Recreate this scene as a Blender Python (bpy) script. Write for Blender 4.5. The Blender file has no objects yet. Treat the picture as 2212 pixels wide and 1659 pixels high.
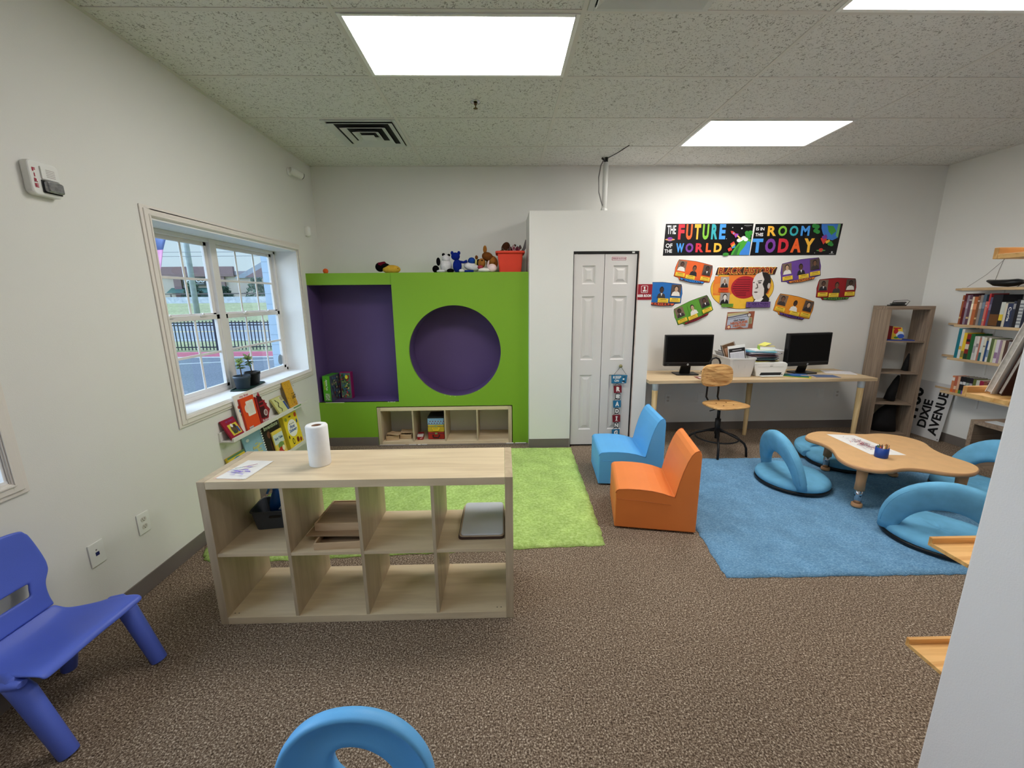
import bpy, bmesh, math, random
from mathutils import Vector, Matrix, Euler
random.seed(7)
SC = bpy.context.scene
COL = SC.collection
PI = math.pi
def R(d): return math.radians(d)

# ------------------------------------------------------------------ camera
f_px, yaw, pitch, roll, CAMH = 882.3, 0.0207, 0.2092, -0.0083, 1.597
fw = Vector((math.sin(yaw)*math.cos(pitch), math.cos(yaw)*math.cos(pitch), -math.sin(pitch)))
rt = Vector((math.cos(yaw), -math.sin(yaw), 0))
up = rt.cross(fw)
rt2 = rt*math.cos(roll) + up*math.sin(roll)
up2 = -rt*math.sin(roll) + up*math.cos(roll)
cd = bpy.data.cameras.new('camera'); cam = bpy.data.objects.new('camera', cd); COL.objects.link(cam)
m = Matrix((rt2, up2, -fw)).transposed().to_4x4(); m.translation = Vector((0, 0, CAMH)); cam.matrix_world = m
cd.sensor_width = 36.0; cd.lens = f_px/2212*36.0; cd.clip_start = .02; cd.clip_end = 400
SC.camera = cam

# ------------------------------------------------------------------ view, world
SC.view_settings.view_transform = 'Standard'
try: SC.view_settings.look = 'None'
except Exception: pass
SC.view_settings.gamma = 1.0
SC.view_settings.use_curve_mapping = False
SC.view_settings.exposure = 0.0
SC.cycles.max_bounces = 8
SC.cycles.diffuse_bounces = 5
SC.cycles.sample_clamp_indirect = 6
SC.cycles.use_denoising = True
PANEL_W = 16.5           # brightness of the ceiling light panels
SKY_W = 1.05
W = bpy.data.worlds.new('overcast'); SC.world = W; W.use_nodes = True
nt = W.node_tree; nt.nodes.clear()
out = nt.nodes.new('ShaderNodeOutputWorld'); bg = nt.nodes.new('ShaderNodeBackground')
tc = nt.nodes.new('ShaderNodeTexCoord'); sp = nt.nodes.new('ShaderNodeSeparateXYZ'); rp = nt.nodes.new('ShaderNodeValToRGB')
nt.links.new(tc.outputs['Generated'], sp.inputs[0]); nt.links.new(sp.outputs['Z'], rp.inputs[0])
rp.color_ramp.elements[0].position = 0.0; rp.color_ramp.elements[0].color = (.66, .80, .84, 1)
rp.color_ramp.elements[1].position = 0.7; rp.color_ramp.elements[1].color = (.50, .72, 1.0, 1)
bg.inputs[1].default_value = SKY_W
nt.links.new(rp.outputs[0], bg.inputs[0]); nt.links.new(bg.outputs[0], out.inputs[0])

# soft overcast daylight from the street side, entering through the left-hand windows
sl = bpy.data.lights.new('overcast_daylight', 'SUN'); sl.energy = 8.0; sl.angle = R(75); sl.color = (.74, .87, 1.0)
so_ = bpy.data.objects.new('overcast_daylight', sl); COL.objects.link(so_); so_.rotation_euler = Vector((1.0, .22, -.50)).to_track_quat('-Z', 'Y').to_euler(); so_.location = (-8, 2, 6)

# ------------------------------------------------------------------ materials
MATS = {}
def s2l(c):
    c = c/255.0
    return c/12.92 if c <= .04045 else ((c+.055)/1.055)**2.4
def rgb(r, g, b): return (s2l(r), s2l(g), s2l(b), 1)
def mat(name, c, rough=.6, var=.06, scale=8, metal=0, bump=0, bscale=60, spec=.35, coat=0):
    """principled with a light procedural mottling of its colour and optional bump"""
    if name in MATS: return MATS[name]
    m = bpy.data.materials.new(name); m.use_nodes = True; n = m.node_tree.nodes; L = m.node_tree.links
    b = n['Principled BSDF']; b.inputs['Roughness'].default_value = rough; b.inputs['Metallic'].default_value = metal
    b.inputs['Specular IOR Level'].default_value = spec
    if coat: b.inputs['Coat Weight'].default_value = coat
    t = n.new('ShaderNodeTexCoord')
    if var > 0:
        no = n.new('ShaderNodeTexNoise'); no.inputs['Scale'].default_value = scale; no.inputs['Detail'].default_value = 3
        L.new(t.outputs['Object'], no.inputs['Vector'])
        r = n.new('ShaderNodeValToRGB'); L.new(no.outputs[0], r.inputs[0])
        r.color_ramp.elements[0].position = .3; r.color_ramp.elements[1].position = .7
        r.color_ramp.elements[0].color = (c[0]*(1-var), c[1]*(1-var), c[2]*(1-var), 1)
        r.color_ramp.elements[1].color = (min(1, c[0]*(1+var)), min(1, c[1]*(1+var)), min(1, c[2]*(1+var)), 1)
        L.new(r.outputs[0], b.inputs['Base Color'])
    else: b.inputs['Base Color'].default_value = c
    if bump:
        n2 = n.new('ShaderNodeTexNoise'); n2.inputs['Scale'].default_value = bscale; n2.inputs['Detail'].default_value = 4
        L.new(t.outputs['Object'], n2.inputs['Vector'])
        bp = n.new('ShaderNodeBump'); bp.inputs['Strength'].default_value = bump; bp.inputs['Distance'].default_value = .004
        L.new(n2.outputs[0], bp.inputs['Height']); L.new(bp.outputs[0], b.inputs['Normal'])
    MATS[name] = m; return m
def C(r, g, b, rough=.55):
    """plain printed / painted colour from an sRGB triple"""
    return mat('colour_%d_%d_%d' % (r, g, b), rgb(r, g, b), rough, .03, 30)
def emat(name, c, s):
    if name in MATS: return MATS[name]
    m = bpy.data.materials.new(name); m.use_nodes = True; n = m.node_tree.nodes; L = m.node_tree.links
    n.clear(); e = n.new('ShaderNodeEmission'); o = n.new('ShaderNodeOutputMaterial')
    e.inputs[0].default_value = c; e.inputs[1].default_value = s; L.new(e.outputs[0], o.inputs[0]); MATS[name] = m; return m
def wood(name, c1, c2, axis=0, stretch=14, scale=3.0, rough=.45, bump=.05):
    """long grain along the given object axis"""
    if name in MATS: return MATS[name]
    m = bpy.data.materials.new(name); m.use_nodes = True; n = m.node_tree.nodes; L = m.node_tree.links
    b = n['Principled BSDF']; b.inputs['Roughness'].default_value = rough; b.inputs['Specular IOR Level'].default_value = .35
    t = n.new('ShaderNodeTexCoord'); mp = n.new('ShaderNodeMapping'); L.new(t.outputs['Object'], mp.inputs[0])
    s = [stretch]*3; s[axis] = 1; mp.inputs['Scale'].default_value = s
    no = n.new('ShaderNodeTexNoise'); no.inputs['Scale'].default_value = scale; no.inputs['Detail'].default_value = 7; no.inputs['Distortion'].default_value = .6
    L.new(mp.outputs[0], no.inputs['Vector']); r = n.new('ShaderNodeValToRGB'); L.new(no.outputs[0], r.inputs[0])
    r.color_ramp.elements[0].position = .32; r.color_ramp.elements[1].position = .68
    r.color_ramp.elements[0].color = c1; r.color_ramp.elements[1].color = c2
    L.new(r.outputs[0], b.inputs['Base Color'])
    bp = n.new('ShaderNodeBump'); bp.inputs['Strength'].default_value = bump; bp.inputs['Distance'].default_value = .002
    L.new(no.outputs[0], bp.inputs['Height']); L.new(bp.outputs[0], b.inputs['Normal']); MATS[name] = m; return m
def speckle(name, cols, scale, rough=.95, bump=.8, dist=.01, big=None, stretch=(1, 1, 1)):
    """cols: list of (position, colour); fibre speckle with bump; big = (scale, amount) for a soft large mottling"""
    if name in MATS: return MATS[name]
    m = bpy.data.materials.new(name); m.use_nodes = True; n = m.node_tree.nodes; L = m.node_tree.links
    b = n['Principled BSDF']; b.inputs['Roughness'].default_value = rough; b.inputs['Specular IOR Level'].default_value = .1
    t = n.new('ShaderNodeTexCoord'); mp = n.new('ShaderNodeMapping'); mp.inputs['Scale'].default_value = stretch
    L.new(t.outputs['Object'], mp.inputs[0])
    no = n.new('ShaderNodeTexNoise'); no.inputs['Scale'].default_value = scale; no.inputs['Detail'].default_value = 3.5; no.inputs['Roughness'].default_value = .65
    no.inputs['Distortion'].default_value = .4
    L.new(mp.outputs[0], no.inputs['Vector']); r = n.new('ShaderNodeValToRGB'); L.new(no.outputs[0], r.inputs[0])
    el = r.color_ramp.elements
    el[0].position, el[0].color = cols[0]; el[1].position, el[1].color = cols[-1]
    for p, c in cols[1:-1]:
        e = el.new(p); e.color = c
    src = r.outputs[0]
    if big:
        n3 = n.new('ShaderNodeTexNoise'); n3.inputs['Scale'].default_value = big[0]; n3.inputs['Detail'].default_value = 4
        L.new(t.outputs['Object'], n3.inputs['Vector'])
        mr = n.new('ShaderNodeMapRange'); mr.inputs[1].default_value = .3; mr.inputs[2].default_value = .7
        mr.inputs[3].default_value = 1-big[1]; mr.inputs[4].default_value = 1+big[1]; L.new(n3.outputs[0], mr.inputs[0])
        mx = n.new('ShaderNodeVectorMath'); mx.operation = 'SCALE'; L.new(src, mx.inputs[0]); L.new(mr.outputs[0], mx.inputs['Scale']); src = mx.outputs[0]
    L.new(src, b.inputs['Base Color'])
    bp = n.new('ShaderNodeBump'); bp.inputs['Strength'].default_value = bump; bp.inputs['Distance'].default_value = dist
    L.new(no.outputs[0], bp.inputs['Height']); L.new(bp.outputs[0], b.inputs['Normal']); MATS[name] = m; return m

M_WALL = mat('wall_paint', rgb(225, 224, 219), .7, .012, 1.5, bump=.12, bscale=220)
M_TRIM = mat('trim_paint', rgb(226, 220, 212), .5, .02, 4)
M_JAMB = mat('jamb_paint', rgb(236, 236, 236), .45, .02, 4)
M_BASE = mat('vinyl_base', rgb(112, 104, 98), .55, .05, 5)
M_GREEN = mat('green_wall_paint', rgb(122, 166, 40), .6, .02, 2, bump=.08, bscale=200)
M_PURP = mat('purple_wall_paint', rgb(86, 66, 112), .6, .03, 2, bump=.08, bscale=200)
M_CARPET = speckle('brown_carpet', [(.32, rgb(50, 38, 28)), (.44, rgb(100, 84, 70)), (.54, rgb(136, 118, 100)), (.68, rgb(214, 198, 178))], 150, bump=.7, dist=.006, big=(1.3, .09))
M_RUGG = speckle('green_rug_pile', [(.3, rgb(146, 174, 88)), (.5, rgb(170, 198, 112)), (.72, rgb(196, 220, 142))], 48, bump=.8, dist=.010, big=(7, .14))
M_RUGB = speckle('blue_rug_pile', [(.3, rgb(84, 128, 164)), (.5, rgb(108, 152, 186)), (.72, rgb(142, 182, 210))], 85, bump=.8, dist=.008, big=(6, .13), stretch=(1, 1.6, 1))
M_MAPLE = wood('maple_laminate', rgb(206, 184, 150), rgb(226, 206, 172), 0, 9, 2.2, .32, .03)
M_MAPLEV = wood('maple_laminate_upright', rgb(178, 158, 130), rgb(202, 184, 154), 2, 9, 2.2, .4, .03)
M_PINE = wood('pine', rgb(206, 158, 98), rgb(234, 192, 134), 0, 16, 2.5, .5)
M_DESK = wood('oak_desktop', rgb(186, 160, 124), rgb(222, 198, 160), 0, 18, 1.6, .5)
M_OAKD = wood('dark_oak_laminate', rgb(120, 102, 86), rgb(160, 140, 120), 2, 20, 2.2, .55)
M_BIRCH = wood('birch', rgb(214, 190, 146), rgb(232, 212, 172), 2, 10, 3, .5)
M_ASH = wood('ash_plywood', rgb(158, 104, 52), rgb(232, 188, 124), 0, 11, 4.5, .45)
M_BLACK = mat('black_metal', rgb(30, 28, 28), .45, .04, 20, metal=.2)
M_BPLAS = mat('black_plastic', rgb(16, 16, 17), .35, .04, 20)
M_WPLAS = mat('white_plastic', rgb(228, 228, 224), .4, .02, 12)
M_CHROME = mat('chrome', rgb(200, 200, 205), .15, .02, 10, metal=1)
M_BLUEV = mat('blue_vinyl', rgb(96, 176, 234), .5, .03, 4, bump=.06, bscale=400)
M_ORANGE = mat('orange_vinyl', rgb(234, 134, 66), .5, .03, 4, bump=.06, bscale=400)
M_VELVET = mat('teal_blue_plush', rgb(106, 168, 202), .85, .16, 7, bump=.15, bscale=150, spec=.1)
M_PLBLUE = mat('royal_blue_plastic', rgb(88, 110, 210), .38, .03, 6, bump=.1, bscale=350)
M_SKYPL = mat('sky_blue_plastic', rgb(104, 178, 236), .42, .03, 6, bump=.1, bscale=350)
M_WHITE = mat('white_enamel', rgb(236, 236, 232), .45, .02, 10)
M_PAPER = mat('paper', rgb(236, 234, 230), .8, .03, 20)
M_PAGES = mat('page_edges', rgb(214, 204, 184), .85, .08, 60)

# ------------------------------------------------------------------ mesh builder
def TR(x=0, y=0, z=0): return Matrix.Translation((x, y, z))
def RX(a): return Matrix.Rotation(R(a), 4, 'X')
def RY(a): return Matrix.Rotation(R(a), 4, 'Y')
def RZ(a): return Matrix.Rotation(R(a), 4, 'Z')
def frame(o, u, v, n):
    """matrix with local x,y,z = u,v,n at origin o"""
    m = Matrix((Vector(u), Vector(v), Vector(n))).transposed().to_4x4(); m.translation = Vector(o); return m
class MB:
    def __init__(s): s.v = []; s.f = []; s.m = []; s.s = []; s.mats = []
    def mi(s, mt):
        if mt not in s.mats: s.mats.append(mt)
        return s.mats.index(mt)
    def add(s, vs, fs, mt, M=None, smooth=False):
        o = len(s.v); k = s.mi(mt)
        for p in vs: s.v.append(tuple(M @ Vector(p)) if M is not None else tuple(p))
        for f in fs: s.f.append([i+o for i in f]); s.m.append(k); s.s.append(smooth)
        return s
    def box(s, x0, x1, y0, y1, z0, z1, mt, M=None):
        v = [(x, y, z) for z in (z0, z1) for y in (y0, y1) for x in (x0, x1)]
        return s.add(v, [(0, 2, 3, 1), (4, 5, 7, 6), (0, 1, 5, 4), (2, 6, 7, 3), (0, 4, 6, 2), (1, 3, 7, 5)], mt, M)
    def prism(s, poly, z0, z1, mt, M=None, smooth=False):
        n = len(poly); v = [(x, y, z0) for x, y in poly]+[(x, y, z1) for x, y in poly]
        s.add(v, [tuple(range(n-1, -1, -1)), tuple(range(n, 2*n))], mt, M)
        return s.add(v, [(i, (i+1) % n, n+(i+1) % n, n+i) for i in range(n)], mt, M, smooth)
    def grid(s, P, mt, M=None, cu=False, cv=False, smooth=True):
        nu, nv = len(P), len(P[0]); v = [p for r in P for p in r]; f = []
        for i in range(nu if cu else nu-1):
            for j in range(nv if cv else nv-1):
                a, b = i, (i+1) % nu; c, d = j, (j+1) % nv
                f.append((a*nv+c, b*nv+c, b*nv+d, a*nv+d))
        return s.add(v, f, mt, M, smooth)
    def sweep(s, pts, ra, rb, mt, ref=(0, 0, 1), n=12, closed=False, M=None, sq=1.0):
        """tube; ra = half-width across ref x tangent, rb = half-width along ref; lists or numbers"""
        pts = [Vector(p) for p in pts]; N = len(pts); ref = Vector(ref); rows = []
        for i, p in enumerate(pts):
            t = (pts[(i+1) % N]-pts[i-1]) if closed else (pts[min(i+1, N-1)]-pts[max(i-1, 0)])
            t.normalize(); a = t.cross(ref)
            if a.length < 1e-4: a = t.cross(Vector((0, 1, .01)))
            a.normalize(); b = a.cross(t).normalized()
            A = ra[i] if isinstance(ra, (list, tuple)) else ra; B = rb[i] if isinstance(rb, (list, tuple)) else rb
            row = []
            for k in range(n):
                c, d = math.cos(2*PI*k/n), math.sin(2*PI*k/n)
                c = math.copysign(abs(c)**sq, c); d = math.copysign(abs(d)**sq, d)
                row.append(tuple(p+a*(A*c)+b*(B*d)))
            rows.append(row)
        s.grid(rows, mt, M, cu=closed, cv=True)
        if not closed:
            s.add(rows[0], [tuple(range(n))], mt, M); s.add(rows[-1], [tuple(range(n-1, -1, -1))], mt, M)
        return s
    def tube(s, pts, r, mt, n=10, closed=False, M=None): return s.sweep(pts, r, r, mt, (.03, .05, 1), n, closed, M)
    def lathe(s, prof, mt, n=28, M=None, smooth=True):
        rows = [[(r*math.cos(2*PI*k/n), r*math.sin(2*PI*k/n), z) for k in range(n)] for r, z in prof]
        s.grid(rows, mt, M, cv=True, smooth=smooth)
        if prof[0][0] > 1e-4: s.add(rows[0], [tuple(range(n-1, -1, -1))], mt, M)
        if prof[-1][0] > 1e-4: s.add(rows[-1], [tuple(range(n))], mt, M)
        return s
    def ball(s, c, r, mt, M=None, n=14, sq=1.0):
        if not isinstance(r, (tuple, list)): r = (r, r, r)
        rows = []
        for i in range(n+1):
            a = PI*i/n; ring = []
            for k in range(2*n):
                b = 2*PI*k/(2*n); x, y, z = math.sin(a)*math.cos(b), math.sin(a)*math.sin(b), math.cos(a)
                if sq != 1: x, y, z = [math.copysign(abs(q)**sq, q) for q in (x, y, z)]
                ring.append((c[0]+r[0]*x, c[1]+r[1]*y, c[2]+r[2]*z))
            rows.append(ring)
        return s.grid(rows, mt, M, cv=True)
    def build(s, name, parent=None, bevel=0, seg=2, sub=0, solid=0, loc=None, rz=0, merge=True):
        me = bpy.data.meshes.new(name); me.from_pydata(s.v, [], s.f)
        for mt in s.mats: me.materials.append(mt)
        me.polygons.foreach_set('material_index', s.m); me.polygons.foreach_set('use_smooth', s.s)
        me.update()
        bm = bmesh.new(); bm.from_mesh(me)
        if merge: bmesh.ops.remove_doubles(bm, verts=bm.verts, dist=1e-5)
        bmesh.ops.recalc_face_normals(bm, faces=bm.faces); bm.to_mesh(me); bm.free()
        o = bpy.data.objects.new(name, me); COL.objects.link(o)
        if parent: o.parent = parent
        if loc: o.location = loc
        if rz: o.rotation_euler = (0, 0, rz)
        if solid: md = o.modifiers.new('solid', 'SOLIDIFY'); md.thickness = solid; md.offset = 0
        if bevel:
            md = o.modifiers.new('bevel', 'BEVEL'); md.width = bevel; md.segments = seg; md.limit_method = 'ANGLE'; md.angle_limit = R(35)
            md.harden_normals = False
        if sub: md = o.modifiers.new('sub', 'SUBSURF'); md.levels = sub; md.render_levels = sub
        return o
def tag(o, label, cat, group=None):
    o['label'] = label; o['category'] = cat
    if group: o['group'] = group
    return o
def thing(name, label, cat, loc=(0, 0, 0), rz=0, group=None):
    o = bpy.data.objects.new(name, None); COL.objects.link(o); o.location = loc; o.rotation_euler = (0, 0, rz)
    o.empty_display_size = .05
    return tag(o, label, cat, group)
def struct(o): o['kind'] = 'structure'; return o
def copy_tree(o, parent=None):
    c = o.copy(); COL.objects.link(c); c.parent = parent
    for ch in list(o.children): copy_tree(ch, c)
    return c

def text_geo(s, size=1.0, bold=0.0, xs=1.0, align='CENTER', shear=0, space=1.0):
    """flat lettering: vertices and faces in the xy plane, centred on its own height"""
    c = bpy.data.curves.new('lettering', 'FONT'); c.body = s; c.size = size; c.offset = bold*size; c.align_x = align
    c.align_y = 'CENTER'; c.shear = shear; c.space_character = space; c.resolution_u = 3
    o = bpy.data.objects.new('lettering', c); me = o.to_mesh()
    v = [(p.co.x*xs, p.co.y, 0) for p in me.vertices]; f = [tuple(q.vertices) for q in me.polygons]
    o.to_mesh_clear(); bpy.data.objects.remove(o); bpy.data.curves.remove(c)
    return v, f
class Art:
    """printed artwork: coloured shapes in thin layers over a plane; u right, v up, n out"""
    def __init__(s, M, mb=None, step=.00035, n0=0): s.M = M; s.mb = mb or MB(); s.k = 1; s.step = step; s.n0 = n0
    def z(s): s.k += 1; return s.n0+s.k*s.step
    def poly(s, pts, c, M2=None):
        z = s.z(); mt = c if not isinstance(c, tuple) else C(*c)
        MM = s.M @ (M2 if M2 is not None else Matrix())
        s.mb.add([(x, y, z) for x, y in pts], [tuple(range(len(pts)))], mt, MM); return s
    def rect(s, u0, u1, v0, v1, c, M2=None): return s.poly([(u0, v0), (u1, v0), (u1, v1), (u0, v1)], c, M2)
    def ell(s, u, v, a, b, c, n=24, M2=None, a0=0, a1=360):
        return s.poly([(u+a*math.cos(R(a0+(a1-a0)*k/n)), v+b*math.sin(R(a0+(a1-a0)*k/n))) for k in range(n+(0 if a1-a0 == 360 else 1))], c, M2)
    def text(s, t, u, v, h, c, bold=.02, xs=1.0, rot=0, align='CENTER', shear=0, width=None, M2=None, space=1.0):
        """h = cap height; width = force the total width"""
        vs, fs = text_geo(t, h*1.42, bold, xs, align, shear, space)
        if not vs: return s
        if width:
            w = max(p[0] for p in vs)-min(p[0] for p in vs); k = width/w; vs = [(p[0]*k, p[1], 0) for p in vs]
        z = s.z(); mt = c if not isinstance(c, tuple) else C(*c)
        MM = s.M @ (M2 if M2 is not None else Matrix()) @ TR(u, v, z) @ RZ(rot); s.mb.add(vs, fs, mt, MM); return s
def rrect(u0, u1, v0, v1, r, n=4):
    p = []
    for cx, cy, a in ((u1-r, v1-r, 0), (u0+r, v1-r, 90), (u0+r, v0+r, 180), (u1-r, v0+r, 270)):
        for k in range(n+1): t = R(a+90*k/n); p.append((cx+r*math.cos(t), cy+r*math.sin(t)))
    return p

# ------------------------------------------------------------------ the room
XL, XR, YB, YF, HC = -2.003, 4.851, 4.712, -2.6, 2.9575
GX0, GY0, T2, T4 = -.806, 1.703, .6096, 1.2192
WY0, WY1, WZ0, WZ1 = 2.51, 4.20, .88, 2.058      # opening of the window
VY0, VY1 = -.12, 1.57                            # opening of the second window
def M_ceiling():
    m = bpy.data.materials.new('acoustic_tile'); m.use_nodes = True; n = m.node_tree.nodes; L = m.node_tree.links
    b = n['Principled BSDF']; b.inputs['Roughness'].default_value = .9; b.inputs['Specular IOR Level'].default_value = .1
    t = n.new('ShaderNodeTexCoord'); no = n.new('ShaderNodeTexNoise'); no.inputs['Scale'].default_value = 62; no.inputs['Detail'].default_value = 2.5
    no.inputs['Distortion'].default_value = 1.6; L.new(t.outputs['Object'], no.inputs['Vector'])
    r = n.new('ShaderNodeValToRGB'); L.new(no.outputs[0], r.inputs[0]); e = r.color_ramp.elements
    e[0].position = .36; e[0].color = rgb(160, 157, 150); e[1].position = .43; e[1].color = rgb(222, 221, 216)
    L.new(r.outputs[0], b.inputs['Base Color'])
    bp = n.new('ShaderNodeBump'); bp.inputs['Strength'].default_value = .6; bp.inputs['Distance'].default_value = .004
    L.new(r.outputs[0], bp.inputs['Height']); L.new(bp.outputs[0], b.inputs['Normal']); return m
M_TILE = M_ceiling()
M_TEE = mat('ceiling_tee', rgb(214, 211, 204), .5, .03, 3)
struct(MB().box(XL-.3, XR+.2, YF-.2, YB+.2, -.12, 0, M_CARPET).build('floor'))
ceil = struct(MB().box(XL-.3, XR+.2, YF-.2, YB+.2, HC, HC+.06, M_TILE).build('ceiling'))
g = MB(); i = -1
for i in range(-1, 5):
    x = GX0+T4*i
    if XL < x < XR: g.box(x-.012, x+.012, YF, YB, HC-.004, HC, M_TEE)
for j in range(-7, 5):
    y = GY0+T2*j; g.box(XL, XR, y-.012, y+.012, HC-.0035, HC, M_TEE)
for a in ((XL, XL+.022, YF, YB), (XR-.022, XR, YF, YB), (XL, XR, YB-.022, YB), (XL, XR, YF, YF+.022)): g.box(*a, HC-.0045, HC, M_TEE)
g.build('ceiling_grid', ceil)
# walls
w = MB(); xa, xb = XL-.26, XL
for y0, y1, z0, z1 in ((YF-.2, VY0, 0, HC), (VY1, WY0, 0, HC), (WY1, YB+.2, 0, HC), (VY0, VY1, 0, WZ0), (VY0, VY1, WZ1, HC), (WY0, WY1, 0, WZ0), (WY0, WY1, WZ1, HC)):
    w.box(xa, xb, y0, y1, z0, z1, M_WALL)
struct(w.build('wall_left'))
struct(MB().box(XL, XR+.2, YB, YB+.2, 0, HC, M_WALL).build('wall_back'))
struct(MB().box(XR, XR+.2, YF-.2, YB, 0, HC, M_WALL).build('wall_right'))
struct(MB().box(XL, XR, YF-.2, YF, 0, HC, M_WALL).build('wall_front'))
M_PART = mat('partition_paint', rgb(243, 241, 243), .7, .012, 1.5, bump=.15, bscale=220)
PX, PY = 1.38, 1.052
struct(MB().box(PX, PX+1.3, -.5, PY, 0, HC, M_PART).build('wall_partition', bevel=.006))
# closet with its door opening
CX0, CX1, CY, CH = .268, 1.505, 4.19, 2.412
w = MB(); dx0, dx1, dz = .705, 1.36, 2.035
w.box(CX0, dx0, CY, CY+.10, 0, CH, M_WALL); w.box(dx1, CX1, CY, CY+.10, 0, CH, M_WALL); w.box(dx0, dx1, CY, CY+.10, dz, CH, M_WALL)
w.box(CX0, CX0+.1, CY+.1, YB, 0, CH, M_WALL); w.box(CX1-.1, CX1, CY+.1, YB, 0, CH, M_WALL)
w.box(CX0+.1, CX1-.1, CY+.1, YB, CH-.1, CH, M_WALL)
struct(w.build('wall_closet'))
# vinyl bases
def base(name, pts):
    b = MB()
    for x0, x1, y0, y1 in pts: b.box(x0, x1, y0, y1, 0, .098, M_BASE)
    return struct(b.build(name, bevel=.003))
base('baseboard_left', [(XL, XL+.006, YF, 4.335)])
base('baseboard_back', [(CX1, XR, YB-.006, YB)])
base('baseboard_right', [(XR-.006, XR, YF, YB-.006)])
base('baseboard_closet', [(CX0-.006, dx0-.004, CY-.006, CY), (dx1+.02, CX1+.006, CY-.006, CY), (CX1, CX1+.006, CY, YB-.006)])
base('baseboard_alcove', [(XL+.006, -1.392, 4.324, 4.33)])

# green built-in wall with a tall niche, a round niche and a bay for the cubby
GY = 4.33; GT = 1.852
wl = MB()
def slab(b, x0, x1, z0, z1, y0=GY, y1=GY+.03, mt=M_GREEN): b.box(x0, x1, y0, y1, z0, z1, mt)
slab(wl, XL, -1.39, 0, .497); slab(wl, -1.39, -1.14, .442, .497); slab(wl, XL, -1.14, 1.735, GT, GY+.012, GY+.04)
slab(wl, .092, CX0, 0, .442)
cxx, czz, rr = -.513, 1.035, .486; rx0, rx1, rz0, rz1 = -1.14, CX0, .442, GT
N = 96; ang = sorted(set([2*PI*k/N for k in range(N)]+[math.atan2(z-czz, x-cxx) % (2*PI) for x in (rx0, rx1) for z in (rz0, rz1)]))
def onrect(a):
    c, s_ = math.cos(a), math.sin(a); t = min([q for q in ((rx1-cxx)/c if c > 1e-9 else 9e9, (rx0-cxx)/c if c < -1e-9 else 9e9, (rz1-czz)/s_ if s_ > 1e-9 else 9e9, (rz0-czz)/s_ if s_ < -1e-9 else 9e9)])
    return cxx+c*t, czz+s_*t
rows = []
for a in ang:
    ox, oz = onrect(a); ix, iz = cxx+rr*math.cos(a), czz+rr*math.sin(a)
    rows.append([(ox, GY+.03, oz), (ox, GY, oz), (ix, GY, iz), (ix, GY+.03, iz)])
wl.grid(rows, M_GREEN, cu=True, cv=True, smooth=False)
wl.box(XL, CX0, GY+.04, YB, GT-.03, GT-.001, M_GREEN)
alc = struct(wl.build('wall_alcove'))
n = MB(); YN = 4.625      # purple linings
n.box(XL, -1.14, YN, YN+.01, .47, 1.76, M_PURP); n.box(XL, -1.128, GY+.001, YN, .475, .497, M_PURP); n.box(XL, XL+.008, GY+.012, YN, .497, 1.735, M_PURP)
n.box(-1.14, -1.128, GY+.03, YN, .497, 1.735, M_PURP); n.box(XL, -1.14, GY+.04, YN, 1.735, 1.75, M_PURP)
n.build('niche_lining', alc)
n = MB()
ra = [[(cxx+q*math.cos(2*PI*k/N), y, czz+q*math.sin(2*PI*k/N)) for q, y in ((rr+.012, GY+.03), (rr, GY+.0301), (rr, YN), (0, YN))] for k in range(N)]
n.grid(ra, M_PURP, cu=True, smooth=False); n.build('round_niche_lining', alc)
# chipped white edges of the niches
chip = MB()
for x, wd in ((-1.20, .02), (-1.235, .03), (-1.26, .012), (-1.93, .2)): chip.box(x, x+wd, GY-.0008, GY, .494, .4985, M_PAPER)
for a in (268, 262, 255, 300, 318): chip.box(-.004, .004 if a < 300 else .002, -.0015, .0005, -.002, .0005, M_PAPER, TR(cxx+rr*math.cos(R(a)), GY, czz+rr*math.sin(R(a))))
chip.build('chipped_paint', alc)
st = MB(); st.box(-1.39, CX0-.01, GY-.035, GY-.001, 0, .006, mat('threshold_strip', rgb(120, 108, 100), .6, .15, 30))
for x0, x1, y0 in ((-1.06, -.98, -.010), (-.96, -.93, -.018), (-.92, -.86, -.012), (.02, .1, -.016), (.12, .24, -.012), (-1.38, -1.1, -.006)): st.box(x0, x1, GY+y0, GY-.0005, .006, .009, M_PAPER)
struct(st.build('trim_1'))

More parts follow.
